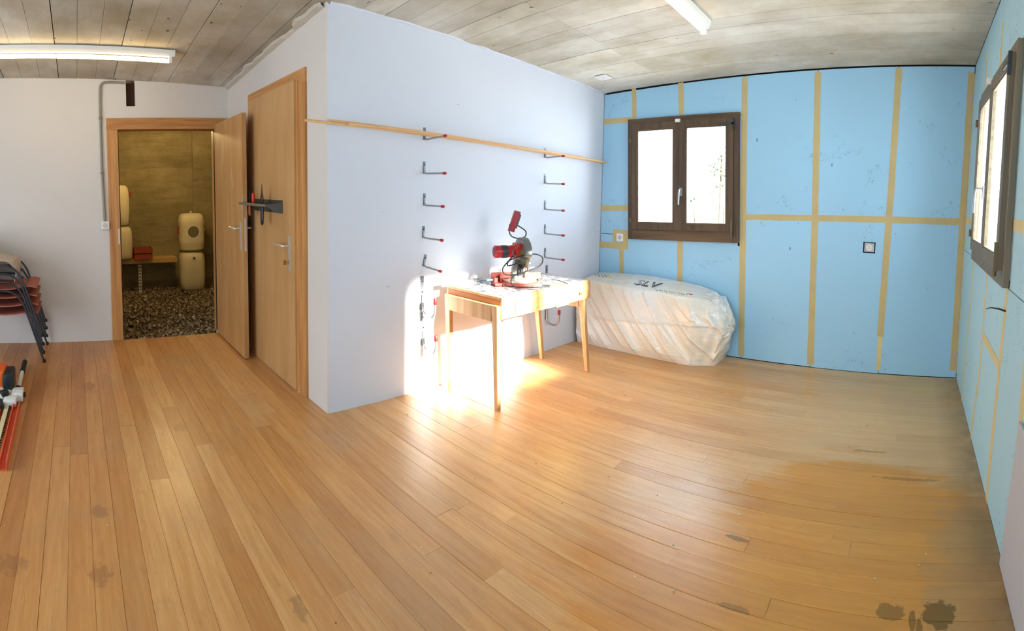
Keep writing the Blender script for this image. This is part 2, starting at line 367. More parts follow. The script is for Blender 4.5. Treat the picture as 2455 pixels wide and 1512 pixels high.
for y in rows:
    wd=min(PIT,YB-y)
    if wd<.01: continue
    x0=XL if y+wd<=YD+.03 else XW
    x=x0; first=True
    while x<XR-.01:
        ln=rnd.uniform(.5,2.4) if first else rnd.uniform(1.5,2.9)
        first=False
        x1=min(XR,x+ln)
        if XR-x1<.4: x1=XR
        if x1>-4.8:
            o=bpy.data.objects.new('plank',plankmesh(wd)); C.objects.link(o); o.parent=fl
            o.location=(x+.0004,y,rnd.uniform(-.0008,.0006)); o.scale=(x1-x-.0008,1,1); o.rotation_euler=(rnd.uniform(-.006,.006),0,0)
        x=x1
# ceiling of board-marked concrete
ce=B()
cpts=[(XL-.05,YF),(XR+.05,YF),(XR+.05,YB+.05),(XW-.05,YB+.05),(XW-.05,YD+.05),(XL-.05,YD+.05)]; n=len(cpts)
ce.add([(x,y,zc(x,y)+.02) for x,y in cpts]+[(x,y,zc(x,y)+.25) for x,y in cpts],[tuple(range(n)),tuple(range(2*n-1,n-1,-1))]+[(i,i+n,(i+1)%n+n,(i+1)%n) for i in range(n)])
ceo=ce.build('ceiling',GAP); tag(ceo,kind='structure')
seams=[3.66,3.195,2.758,2.279,1.80,1.33,.85,.37,-.11,-.59,-1.07,-1.55,-2.03,-2.51]
bounds=[YB]+seams+[YF]
XC=-2.072
for a,b_ in zip(bounds[:-1],bounds[1:]):
    nsub=max(1,round((a-b_)/.16)); ys=[a-(a-b_)*i/nsub for i in range(nsub+1)]
    base_off=rnd.uniform(-.002,.003)
    for i in range(nsub):
        y1,y0=ys[i],ys[i+1]
        lo=XL if y0<YD-.001 else XW
        g1=.0025 if i==0 else .0002; g0=.0025 if i==nsub-1 else .0002
        for (x0,x1) in ((lo,XC),(XC,XR)):
            dz=base_off+rnd.uniform(-.0012,.0012)+(0.004 if x0==XC else 0)
            e=.0012
            q=[(x0+.001,y0+g0),(x1-.001,y0+g0),(x1-.001,y1-g1),(x0+.001,y1-g1)]
            qb=[(x0+.003,y0+g0+e),(x1-.003,y0+g0+e),(x1-.003,y1-g1-e),(x0+.003,y1-g1-e)]
            vs_=[(x,y,zc(x,y)-dz) for x,y in qb]+[(x,y,zc(x,y)-dz+.004) for x,y in q]+[(x,y,zc(x,y)+.019) for x,y in q]
            fs=[(0,3,2,1),(8,9,10,11)]
            for s_ in (0,4):
                for k in range(4): fs.append((s_+k,s_+(k+1)%4,s_+4+(k+1)%4,s_+4+k))
            B().add(vs_,fs).build('board',CONC,ceo)
# walls
DOOR1=(.375,1.305,-.061,1.905)      # rough opening y, z in the left wall
NICHE=(.478,.560,2.09,2.32)
wl=wallgrid('X',XL-.16,XL,YF,2.86,-.06,2.75,[DOOR1,NICHE]).build('wall_left',PLASTER2); tag(wl,kind='structure')
D2=(-4.12,-3.06)                   # opening of door 2 along x
wc=wallgrid('Y',YD,YD+.2,XL,XW-.2,-.03,2.75,[(D2[0],D2[1],-.03,2.06)]).box(XW-.2,XW,YD,YD+.012,-.03,2.75).build('wall_closet',PLASTER2); tag(wc,kind='structure')
wm=B().box(XW-.2,XW,YD+.012,YB+.2,-.03,2.75).build('wall_middle',PLASTER); tag(wm,kind='structure')
W1=(-2.455,-1.415,.96,2.0); W2=(2.22,3.37,1.07,2.055)
wb=wallgrid('Y',YB+.035,YB+.14,XW-.2,XR+.24,-.03,2.8,[W1]).build('wall_back',GAP); tag(wb,kind='structure')
wr=wallgrid('X',XR+.035,XR+.14,YF,YB+.035,-.03,2.95,[W2]).build('wall_right',GAP); tag(wr,kind='structure')
wf=wallgrid('Y',YF-.2,YF,XL-.16,XR+.24,-.03,3.1,[(-2.9,.2,.3,2.3)]).build('wall_front',PLASTER); tag(wf,kind='structure')
tag(B().box(-14,14,YB+.14,22,-.36,-.30).box(XR+.14,14,-8,YB+.14,-.36,-.30).build('ground_outside',simple('pale_forecourt',lin(214,210,202),.9)),kind='structure')
# mortar left between the ceiling and the closet wall
mb=B(); N=46; ring=[]
for i in range(N+1):
    x=XL+.02+(XW-.04-XL)*i/N; wdt=.045+.035*mnoise.noise(Vector((x*6,0,0)))+.02*mnoise.noise(Vector((x*23,3,0)))
    if -3.35<x<-3.2: wdt*=.4
    zt=zc(x,YD)
    ring.append([(x,YD-.001,zt+.004),(x,YD-wdt,zt+.003+.0555*wdt),(x,YD-wdt*.75,zt-.010),(x,YD-.001,zt-.022-.01*mnoise.noise(Vector((x*9,1,0))))])
vs_=[v for r_ in ring for v in r_]; fs=[(i*4+k,i*4+(k+1)%4,i*4+4+(k+1)%4,i*4+4+k) for i in range(N) for k in range(4)]
tag(mb.add(vs_,fs).build('trim_1',RIMP),kind='structure')
mb=B(); ring=[]; N=60
for i in range(N+1):
    y=YD+.02+(YB-.05-YD)*i/N; wdt=.020+.018*mnoise.noise(Vector((y*7,5,0)))+.010*mnoise.noise(Vector((y*25,3,0))); wdt=max(.004,wdt)
    zt=zc(XW,y)
    ring.append([(XW+.001,y,zt+.004),(XW+wdt,y,zt+.003+.071*wdt),(XW+wdt*.7,y,zt-.006),(XW+.001,y,zt-.010)])
vs_=[v for r_ in ring for v in r_]; fs=[(i*4+k,i*4+(k+1)%4,i*4+4+(k+1)%4,i*4+4+k) for i in range(N) for k in range(4)]
tag(mb.add(vs_,fs).build('trim_2',PLASTER),kind='structure')

# ------------------------------------------------------------------ foam boards and tapes on the back wall
def lerpx(line,z):
    for (x0,z0),(x1,z1) in zip(line[:-1],line[1:]):
        if z0>=z>=z1 or (z0,z1)==(line[-2][1],line[-1][1]) or (z>z0 and (x0,z0)==line[0]): return x0+(x1-x0)*(z-z0)/(z1-z0)
T1=[(-1.414,2.337),(-1.335,.024)]; T2=[(-.809,2.366),(-.773,1.225),(-.748,.045)]; T3=[(-.172,2.42),(-.182,1.259),(-.199,.053)]
T0=[(-1.992,2.311),(-1.925,.604)]; TA=[(-2.453,2.284),(-2.433,2.005)]; TB=[(-2.528,.828),(-2.51,.546)]
TC=[(.421,2.4),(.421,0)]; T9=[(XW+.004,2.4),(XW+.004,0)]
zh=lambda x: 1.182+(x+1.343)*.040
def panel(l,r,zb,zt,par=wb,m=FOAM,g=.0025):
    """zb, zt: numbers or functions of x"""
    f=lambda v,x: v(x) if callable(v) else v
    def corner(line,zz,sg):
        z=f(zz,-1) 
        for _ in range(3):
            x=lerpx(line,z); z=f(zz,x)
        return (x+sg*g,z)
    a,b_,c,d=corner(l,zb,1),corner(r,zb,-1),corner(r,zt,-1),corner(l,zt,1)
    return B().prism([(a[0],a[1]+g),(b_[0],b_[1]+g),(c[0],c[1]-g),(d[0],d[1]-g)],'Y',YB,YB+.034).build('foam_panel',m,par)
top=lambda x: zc(x,YB)-.012
WL=[(-2.475,2.1),(-2.425,.9)]; WR=[(-1.455,2.1),(-1.41,.9)]
panel(T9,TA,1.997,top); panel(TA,T0,1.985,top); panel(T0,T1,2.02,top)
panel(T9,WL,1.195,1.997); panel(T9,WL,.952,1.195); panel(T9,TB,.852,.952); panel(T9,TB,.004,.852); panel(TB,T0,.004,.95); panel(T0,T1,.004,.965); panel(WL,WL,.935,.9352) if False else None
panel(WR,T1,.935,2.02)
panel(T1,T2,zh,top); panel(T1,T2,.004,zh); panel(T2,T3,zh,top); panel(T3,TC,zh,top); panel(T3,TC,.004,zh)
SK=(-.375,-.277,.955,1.042)   # cut-out for the socket
w_=B(); 
o_=panel(T2,T3,.004,zh); bpy.data.objects.remove(o_)
xl=lambda z: lerpx(T2,z)+.0025; xr=lambda z: lerpx(T3,z)-.0025
w_.prism([(xl(.004),.004),(xr(.004),.004),(xr(SK[2]),SK[2]),(xl(SK[2]),SK[2])],'Y',YB,YB+.034)
w_.prism([(xl(SK[2]),SK[2]),(SK[0],SK[2]),(SK[0],SK[3]),(xl(SK[3]),SK[3])],'Y',YB,YB+.034)
w_.prism([(SK[1],SK[2]),(xr(SK[2]),SK[2]),(xr(SK[3]),SK[3]),(SK[1],SK[3])],'Y',YB,YB+.034)
w_.prism([(xl(SK[3]),SK[3]),(xr(SK[3]),SK[3]),(xr(1.225),zh(-.18)-.002),(xl(1.2),zh(-.77)-.002)],'Y',YB,YB+.034)
w_.build('foam_panel',FOAM,wb)
def tape(pts,wd,par=wb,axis='Y',at=YB,th=-.0015,m=TAPE,seed=0):
    """a strip of tape along a polyline of (u,z), slightly wavy edges"""
    P=[Vector((p[0],p[1])) for p in pts]; L=[];Rr=[]
    fine=[]
    for a,b_ in zip(P[:-1],P[1:]):
        k=max(2,int((b_-a).length/.07)); fine+=[a.lerp(b_,i/k) for i in range(k)]
    fine.append(P[-1])
    for i,p in enumerate(fine):
        d=(fine[min(i+1,len(fine)-1)]-fine[max(i-1,0)]).normalized(); nn=Vector((-d.y,d.x))
        j1=.0035*mnoise.noise(Vector((p.x*9+seed,p.y*9,seed))); j2=.0035*mnoise.noise(Vector((p.x*9-seed,p.y*9,seed+5)))
        L.append(p+nn*(wd/2+j1)); Rr.append(p-nn*(wd/2+j2))
    b_=B(); n=len(L)
    def Q(p,c): return (p.x,c,p.y) if axis=='Y' else (c,p.x,p.y)
    b_.add([Q(p,at+th) for p in L]+[Q(p,at+th) for p in Rr]+[Q(p,at+.0002) for p in L]+[Q(p,at+.0002) for p in Rr],
      [(i,i+1,n+i+1,n+i) for i in range(n-1)]+[(2*n+i,3*n+i,3*n+i+1,2*n+i+1) for i in range(n-1)]+[(i,2*n+i,2*n+i+1,i+1) for i in range(n-1)]+[(n+i,n+i+1,3*n+i+1,3*n+i) for i in range(n-1)]+[(0,n,3*n,2*n),(n-1,3*n-1,4*n-1,2*n-1)])
    return b_.build('tape',m,par)
wd=.052
tape([(-1.414,2.325),(-1.335,.02)],wd,seed=1); tape([(-.809,2.36),(-.773,1.225),(-.748,.02)],wd,seed=2); tape([(-.172,2.41),(-.182,1.259),(-.199,.30)],wd,seed=3)
tape([(-.199,.30),(-.201,.03)],.036,seed=31,m=TAPE2)
tape([(-1.992,2.30),(-1.972,2.03)],.05,seed=4); tape([(-1.937,.945),(-1.925,.56)],.05,seed=5)
tape([(-2.453,2.275),(-2.437,2.01)],.045,seed=6); tape([(-2.53,.835),(-2.51,.50)],.046,seed=7)
tape([(XW+.002,1.992),(-2.46,2.0)],.052,seed=8,th=-.0021); tape([(XW+.002,1.187),(-2.45,1.203)],.052,seed=9,th=-.0021); tape([(XW+.002,.845),(-2.46,.853)],.062,seed=10,th=-.0021)
tape([(-1.36,1.181),(-.77,1.207)],.048,seed=11,th=-.0022); tape([(-.77,1.207),(-.18,1.228)],.05,seed=12,th=-.0023); tape([(-.18,1.228),(.42,1.247)],.054,seed=13,th=-.0024)
tape([(-2.60,.975),(-2.47,.975)],.045,seed=14,th=-.0031); tape([(-2.608,1.0),(-2.604,.86)],.04,seed=15,th=-.0027); tape([(-2.49,1.0),(-2.485,.86)],.05,seed=16,th=-.0028)
tape([(.392,2.42),(.392,1.25),(.392,.06)],.045,seed=17,th=-.0011)
# right wall boards
def rpanel(pts): return B().prism([p for p in pts],'X',XR,XR+.034).build('foam_panel',FOAMR,wr)
zt=lambda y: zc(XR,y)-.008
g=.0025
rp=[(YB-.002,3.62),(3.62,2.98),(2.98,2.33),(2.33,1.35),(1.35,.2),(.2,-1.2),(-1.2,YF+.01)]
# lower tape lines lean with height: (y at z=1.04, y at z=0)
lean={3.62:(3.46,3.715),2.98:(2.86,3.09),2.33:(2.235,2.432)}
for a,b_ in rp:
    la=lean.get(a,(a,a)); lb=lean.get(b_,(b_,b_))
    if a<=1.4:
        rpanel([(a-g,.004),(a-g,zt(a)),(b_+g,zt(b_)),(b_+g,.004)]); continue
    rpanel([(la[1]-g,.004),(la[0]-g,1.03-g),(lb[0]+g,1.03-g),(lb[1]+g,.004)])
    up_a={3.62:3.46,2.98:2.86,2.33:2.2}.get(a,a); up_b={3.62:3.46,2.98:2.86,2.33:2.2}.get(b_,b_)
    if up_a>2.2 and up_a<=3.47: rpanel([(up_a-g,2.10),(up_a-g,zt(up_a)),(up_b+g,zt(up_b)),(up_b+g,2.10)])
    else: rpanel([(up_a-g,1.03+g),(up_a-g,zt(up_a)),(up_b+g,zt(up_b)),(up_b+g,1.03+g)])
for k,(pts,wd2) in enumerate((([(2.239,1.035),(2.31,.659),(2.432,.0)],.058),([(2.861,1.03),(2.901,.484),(3.101,.0)],.042),([(3.50,1.03),(3.52,.75),(3.716,.0)],.04),([(YB-.05,1.262),(3.50,1.268)],.05),([(2.20,1.30),(1.2,1.31)],.05),([(2.903,.672),(2.30,.665)],.045),([(2.2,2.11),(2.2,2.38)],.05),([(2.86,2.11),(2.86,2.36)],.04),([(3.46,2.1),(3.46,2.38)],.04),([(1.79,.95),(1.83,.5),(1.86,.0)],.05),([(YB-.022,2.4),(YB-.022,.05)],.035))):
    tape(pts,wd2,wr,'X',XR,th=-.0012-.0003*k,seed=40+k,m=TAPE2)
gb=B().prism([(1.98,.003),(1.80,.63),(1.2,.63),(1.2,.003)],'X',XR-.012,XR-.003).build('foam_board',GREYB)
tag(gb,'light grey rigid board leaning on the blue right wall at the near edge','board')

# ------------------------------------------------------------------ windows
def window(name,loc,rot,Wd,Ht,sill,m1,m2,panes,handle_mat,dark_side=True):
    """local: x across, z up, y=0 is the wall face, -y into the room"""
    r=bpy.data.objects.new(name,None); C.objects.link(r); r.location=loc; r.rotation_euler=rot; r['kind']='structure'
    fw=.055; pr=-.032
    B().box(0,fw,pr,-.004,0,Ht).build('frame_post',m1,r,.003); B().box(Wd-fw,Wd,pr,-.004,0,Ht).build('frame_post',m1,r,.003)
    B().box(fw,Wd-fw,pr,-.004,Ht-fw,Ht).build('frame_head',m2,r,.003); B().box(fw,Wd-fw,pr,-.004,0,sill).build('frame_sill',m2,r,.003)
    mid=panes
    for k,(a,b_) in enumerate(((fw-.01,mid),(mid+.002,Wd-fw+.01))):
        st=.058; z0,z1=sill-.008,Ht-fw+.008; f=-.054 if k else -.048
        s_=B().box(a,a+st,f,-.022,z0,z1).box(b_-st,b_,f,-.022,z0,z1).box(a+st,b_-st,f,-.022,z1-st,z1).box(a+st,b_-st,f,-.022,z0,z0+st)
        so_=s_.build('sash',m1,r,.003)
        B().box(a+st-.004,b_-st+.004,-.030,-.026,z0+st-.004,z1-st+.004).build('pane',GLASS,so_)
        bd=B(); t_=.010
        bd.box(a+st,a+st+t_,f+.006,-.031,z0+st,z1-st).box(b_-st-t_,b_-st,f+.006,-.031,z0+st,z1-st).box(a+st+t_,b_-st-t_,f+.006,-.031,z1-st-t_,z1-st).box(a+st+t_,b_-st-t_,f+.006,-.031,z0+st,z0+st+t_)
        bd.build('glazing_bead',m2,so_)
    hb=B().box(mid+.008,mid+.034,-.066,-.052,.36*Ht,.36*Ht+.07); hb.tube([(mid+.021,-.066,.36*Ht+.05),(mid+.021,-.10,.36*Ht+.05),(mid+.021,-.105,.36*Ht+.03),(mid+.018,-.105,.36*Ht-.075)],[.009,.009,.009,.007],8)
    hb.build('window_handle',handle_mat,r,smooth=True)
    for z in (.16*Ht,.82*Ht): B().lathe([(.008,z-.022),(.009,z-.02),(.009,z+.02),(.008,z+.022)],10,Matrix.Translation((fw-.014,-.052,0))).build('hinge',BRONZE,r,smooth=True)
    hg=B().box(Wd-fw-.006,Wd-fw+.012,-.068,-.05,.06*Ht,.18*Ht).tube([(Wd-fw+.003,-.062,.04*Ht),(Wd-fw+.003,-.062,.07*Ht)],.009,8)
    hg.build('tilt_hinge',BRONZE,r); B().box(Wd-.17,Wd-fw+.02,-.062,-.05,.905*Ht,.92*Ht).box(Wd-fw,Wd-fw+.016,-.062,-.045,.86*Ht,.955*Ht).build('stay_arm',DSTEEL,r)
    B().box(mid-.03,mid+.012,-.075,-.045,Ht-fw-.006,Ht-fw+.022).build('catch',WHITEP,r,.004)
    # outer frame lining set in the wall opening
    B().box(.022,.034,-.0035,.142,.03,Ht-.03).box(Wd-.034,Wd-.022,-.0035,.142,.03,Ht-.03).box(.034,Wd-.034,-.0035,.142,Ht-.045,Ht-.033).box(.034,Wd-.034,-.0035,.16,.033,.050).build('reveal_lining',WHITEP,r)
    return r
w1=window('window_1',(-2.445,YB,.922),(0,-R_(2.3),0),1.052,1.075,.10,WINW,WINH,.52,STEEL)
w2=window('window_2',(XR,3.395,1.035),(0,0,-R_(90)),1.205,1.045,.075,WING,WINY,.60,STEEL)

# ------------------------------------------------------------------ doors
d1=bpy.data.objects.new('door_1',None); C.objects.link(d1); d1['kind']='structure'; d1.location=(XL,.84,0)
O1=(XL,.84,0)
def part(b_,name,m,par,org,bevel=.002,smooth=False):
    b_.v=[tuple(Vector(v)-Vector(org)) for v in b_.v]; return b_.build(name,m,par,bevel,smooth)
part(B().box(XL-.16,XL+.018,.295,.392,.0,1.885),'frame_post',FRAMEW,d1,O1); part(B().box(XL-.16,XL+.018,1.288,1.392,.0,1.885),'frame_post',FRAMEW,d1,O1)
part(B().box(XL-.16,XL+.018,.295,1.392,1.886,1.985),'frame_head',FRAMEH,d1,O1)
part(B().box(XL-.05,XL-.03,.392,.402,.02,1.885).box(XL-.05,XL-.03,1.278,1.288,.02,1.885),'door_stop',RUBBER,d1,O1,0)
part(B().box(XL+.0181,XL+.0195,.372,.386,.87,1.01),'strike_plate',NICKEL,d1,O1,.0005)
lf=part(B().box(XL+.02,XL+.832,1.268,1.306,.012,1.925),'door_leaf',VENEER,d1,O1,.003)
part(B().box(XL+.8,XL+.8335,1.262,1.268,.012,1.925),'rebate_edge',FRAMEW,lf,O1,.001) if False else None
part(B().box(XL+.8305,XL+.8335,1.279,1.297,.86,1.12),'lock_plate',NICKEL,lf,O1,.0005)
HX=XL+.775
hp=B().box(HX-.014,HX+.014,1.262,1.268,.865,1.09); hp.tube([(HX,1.262,1.035),(HX,1.222,1.035),(HX-.008,1.214,1.035),(HX-.125,1.212,1.038)],[.008,.008,.009,.007],10)
part(hp,'handle',NICKEL,lf,O1,0,True)
hp=B().box(HX-.014,HX+.014,1.306,1.312,.865,1.09); hp.tube([(HX,1.312,1.035),(HX,1.345,1.035),(HX-.008,1.353,1.035),(HX-.12,1.355,1.038)],[.008,.008,.009,.007],10)
part(hp,'handle',NICKEL,lf,O1,0,True)
for z in (.22,1.65): part(B().lathe([(.009,z-.04),(.009,z+.04)],12,Matrix.Translation((XL+.022,1.300,0))),'hinge',NICKEL,d1,O1,0,True)
d2=bpy.data.objects.new('door_2',None); C.objects.link(d2); d2['kind']='structure'; d2.location=(-3.6,YD,0); O2=(-3.6,YD,0)
part(B().box(-4.135,-4.045,YD-.016,YD+.2,0,2.005),'frame_post',FRAMEW,d2,O2); part(B().box(-3.135,-3.035,YD-.016,YD+.2,0,2.005),'frame_post',FRAMEW,d2,O2)
part(B().box(-4.135,-3.035,YD-.016,YD+.2,2.006,2.095),'frame_head',wood_mat('spruce_head_wood',lin(176,118,62),lin(214,158,96),'X'),d2,O2)
lf2=part(B().box(-4.075,-3.165,YD-.034,YD-.002,.010,2.035).box(-4.05,-3.18,YD-.002,YD+.02,.012,2.02),'door_leaf',VENEER2,d2,O2,.002)
part(B().box(-3.1645,-3.1352,YD-.0215,YD-.0165,.012,2.03),'rebate_strip',FRAMEW,d2,O2,.001)
hp=B().box(-3.262,-3.234,YD-.040,YD-.034,.80,1.03); hp.tube([(-3.248,YD-.04,.965),(-3.248,YD-.078,.965),(-3.256,YD-.086,.965),(-3.385,YD-.088,.968)],[.008,.008,.009,.007],10)
part(hp,'handle',NICKEL,lf2,O2,0,True)
part(B().tube([(-3.25,YD-.04,.855),(-3.25,YD-.062,.855)],.004,6).box(-3.258,-3.242,YD-.074,YD-.060,.84,.87),'key',BRASS,lf2,O2,0)

# ------------------------------------------------------------------ the storage room behind door 1
tag(wallgrid('X',-7.66,-7.5,-.9,2.9,-.1,2.5,[]).build('wall_storage_back',CONC2),kind='structure')
bk=bpy.data.objects['wall_storage_back']; r6=random.Random(6)
zz=-.1
while zz<2.34:
    hh=r6.choice((.15,.17,.19,.21)); z1=min(2.345,zz+hh)
    for ya,yb in ((-.79,1.675),(1.685,2.69)):
        d=r6.uniform(.004,.012); B().prism([(ya,zz+.002),(yb,zz+.002),(yb,z1-.001),(ya,z1-.001)],'X',-7.4999,-7.5+d).build('board',CONC2,bk)
    zz=z1
tag(B().box(-7.5,XL-.16,-.96,-.8,-.1,2.5).build('wall_storage_left',CONC2),kind='structure')
tag(B().box(-7.5,XL-.16,2.7,2.86,-.1,2.5).build('wall_storage_right',CONC2),kind='structure')
tag(B().box(-7.66,XL-.16,-.96,2.86,2.35,2.5).build('ceiling_storage',CONC2),kind='structure')
tag(B().box(-7.66,XL-.001,-.96,2.86,-.16,-.09).build('floor_storage',simple('earth',lin(92,78,54),.95)),kind='structure')
# pebbles
gv=B(); ico=[]
bm=bmesh.new(); bmesh.ops.create_icosphere(bm,subdivisions=1,radius=1); bm.verts.ensure_lookup_table(); iv=[v.co.copy() for v in bm.verts]; iff=[tuple(v.index for v in f.verts) for f in bm.faces]; bm.free()
r3=random.Random(3)
for i in range(6500):
    x=r3.uniform(-7.48,-4.80) if i>900 else r3.uniform(-5.2,-4.78); y=r3.uniform(.0,2.3); s=r3.uniform(.009,.026)
    if x>-4.92: y=r3.uniform(.40,1.28)
    q=Matrix.Translation((x,y,-.085+r3.uniform(0,.030)))@Matrix.Rotation(r3.uniform(0,6),4,(r3.random(),r3.random(),1))@Matrix.Diagonal((s*r3.uniform(.8,1.5),s,s*r3.uniform(.5,.9),1))
    gv.add([q@v*1 for v in iv],iff)
go=gv.build('gravel',GRANITE); tag(go,'coarse brown gravel covering the floor of the storage room','gravel',kind='stuff')
t_=NT('mixed_gravel'); c=t_.node('TexVoronoi'); t_.link(t_.pos(),c.inputs['Vector']); c.inputs['Scale'].default_value=45
sep=t_.node('SeparateColor'); t_.link(c.outputs['Color'],sep.inputs[0])
GR=t_.fin(t_.ramp(sep.outputs[0],[(0,lin(64,50,32)),(.5,lin(122,102,72)),(.85,lin(156,136,104)),(1,lin(206,196,176))]),.85); go.data.materials[0]=GR
# canisters
CP=[(.55,0),(.80,.006),(.93,.03),(.97,.10),(1,.18),(1,.34),(.97,.42),(.90,.475),(.72,.502),(.5,.505)]
def canister(name,label,loc,group,rz=0,flip=False,hh=1.0,kind='tap'):
    t=thing(name,label,'canister',loc,rz,group)
    hx,hy=.155,.178
    if flip: prof=[(.55,0),(.75,.004),(.92,.03),(.96,.10),(1.0,.12),(.985,.14),(.985,.38),(1.0,.40),(.96,.43),(.90,.485),(.70,.515),(.4,.520)]
    else: prof=CP
    B().rlathe([(a,b_*hh) for a,b_ in prof],hx,hy,n=36,p=3.4).build('body',CREAM,t,smooth=True)
    return t
# body front faces +x
c1=canister('plastic_canister','cream canister lying bottom up with round black-rimmed hole, on top of another',(-7.2,1.578,.484),'canisters in the storage room',flip=True)
B().lathe([(.078,.150),(.088,.153),(.090,.158),(.084,.160),(.080,.158),(.076,.153)],28,Matrix.Translation((0,0,.27))@Matrix.Rotation(R_(90),4,'Y')).build('opening_rim',WHITEP,c1,smooth=True)
B().lathe([(.078,.149),(.078,.1555)],28,Matrix.Translation((0,0,.27))@Matrix.Rotation(R_(90),4,'Y')).build('opening',simple('canister_inside',lin(120,104,64),.7),c1)
for s in (-1,1):
    B().box(.0,.03,s*.178-.004 if s>0 else -.192,.192 if s>0 else -.174,.235,.345).build('clip',REDCAP,c1,.004); B().box(.03,.045,.172*s-.006,.172*s+.01*s+.006,.27,.31).build('clip_pin',WHITEP,c1,.002)
B().lathe([(.016,.515),(.018,.53),(.016,.548),(.008,.55)],14).build('top_plug',CREAM,c1,smooth=True)
c2=canister('plastic_canister','cream canister with a spout standing on the gravel under another one',(-7.2,1.578,-.06),'canisters in the storage room',hh=1.06)
B().lathe([(.026,.130),(.026,.165),(.020,.170)],18,Matrix.Translation((0,0,.46))@Matrix.Rotation(R_(90),4,'Y')).build('spout_collar',CREAM,c2,smooth=True)
B().lathe([(.014,.150),(.014,.176)],14,Matrix.Translation((0,0,.46))@Matrix.Rotation(R_(90),4,'Y')).build('spout_bore',simple('dark_purple_cap',lin(70,30,40),.5),c2)
c3=canister('plastic_canister','cream canister with a red cap at the left doorpost, upper of two',(-7.2,.545,.865),'canisters on the storage shelf',hh=1.08)
B().lathe([(.045,.545),(.048,.55),(.048,.585),(.040,.59)],18).build('red_cap',REDCAP,c3,smooth=True)
for s in (-1,1): B().tube([(.02,s*.176,.37),(.02,s*.20,.38),(.02,s*.20,.44),(.02,s*.178,.46)],.008,8).build('handle',REDCAP,c3,smooth=True)
c4=canister('plastic_canister','cream canister on the wooden shelf below a red-capped one',(-7.2,.575,.402),'canisters on the storage shelf',hh=.90)
cr=thing('wooden_crate','small red-brown crate on the storage shelf','crate',(-7.22,.895,.402))
b_=B()
for zz in (.0,.078): b_.box(.10,.112,-.125,.125,zz+.004,zz+.070).box(-.112,-.10,-.125,.125,zz+.004,zz+.070).box(-.10,.10,-.125,-.113,zz+.004,zz+.070).box(-.10,.10,.113,.125,zz+.004,zz+.070)
b_.build('side_slats',CARD,cr,.002); B().box(-.1,.1,-.112,.112,.002,.012).build('bottom',CARD,cr); B().box(-.10,.10,-.112,.112,.10,.125).build('contents',simple('dark_rags',lin(92,40,24),.9,bump=.5),cr)
B().tube([(.113,-.13,.02),(.14,-.15,.03),(.16,-.12,.001),(.15,-.05,.0)],.005,6).build('strap',REDCAP,cr)
sh=thing('storage_shelf','rough timber shelf on a perforated steel post in the storage room','shelf',(-7.3,.85,0))
B().box(-.19,.13,-.75,.52,.338,.398).build('board',SHELFW,sh,.003)
pm=B(); px_=.105
for s in (-.02,.014): pm.box(px_,px_+.004,s,s+.006,-.06,.338)
for k in range(9): pm.box(px_,px_+.004,-.0138,.0138,-.06+k*.0442,-.06+k*.0442+.020)
pm.build('perforated_post',WHITEP,sh); B().box(.07,.14,-.035,.035,-.075,-.058).build('foot',DSTEEL,sh)
bl=thing('ceiling_bulb','small lit bulb under the storage room ceiling','lamp',(-6.55,1.18,2.22))
B().lathe([(.02,-.03),(.033,0),(.03,.03),(.018,.05)],14).build('bulb',BULB,bl,smooth=True); B().lathe([(.05,.05),(.05,.062),(.10,.066),(.10,.13)],18).build('lamp_base',WHITEP,bl,smooth=True)
pl=bpy.data.lights.new('bulb_light','POINT'); pl.energy=42; pl.color=(1,.74,.36); pl.shadow_soft_size=.05
po=bpy.data.objects.new('bulb_light',pl); C.objects.link(po); po.location=(-6.2,1.1,2.12)

# ------------------------------------------------------------------ left wall fittings
cd=thing('cable_conduit','grey electrical conduit bending down the left wall beside the door frame','pipe',(XL,.25,0))
pts=[(.014,.215,2.292),(.014,.09,2.300)]+[(.014,.055+.0-.055*math.sin(R_(a)),2.245+.055*math.cos(R_(a))) for a in (15,35,55,75,90)]+[(.014,-.004,2.1),(.014,-.006,1.6),(.014,.006,1.085)]
B().tube(pts,.011,10).build('tube',simple('grey_conduit',lin(142,136,124),.5),cd,smooth=True)
for z in (1.98,1.50): B().box(.0,.028,-.02,.012,z,z+.018).build('clamp',simple('grey_clip',lin(120,116,108),.5),cd,.002)
sk=thing('wall_socket','cream wall socket at the end of the grey conduit','socket',(XL,.258,1.045))
B().box(.0,.038,-.036,.036,-.036,.036).build('housing',WHITEP,sk,.005); B().lathe([(.022,.038),(.020,.0415),(.006,.0405)],20,Matrix.Rotation(R_(90),4,'Y')).build('face',simple('grey_face',lin(206,204,198),.5),sk,smooth=True)
B().tube([(.014,-.0,.036),(.014,.0,.06)],.006,8).build('cable_stub',BLACK,sk)
ni=B().box(XL-.155,XL-.05,NICHE[0]+.001,NICHE[1]-.001,NICHE[2]+.001,NICHE[3]-.02).build('cable_opening_fill',HOLE); tag(ni,'dark brown opening broken through the wall above the doorway','opening')
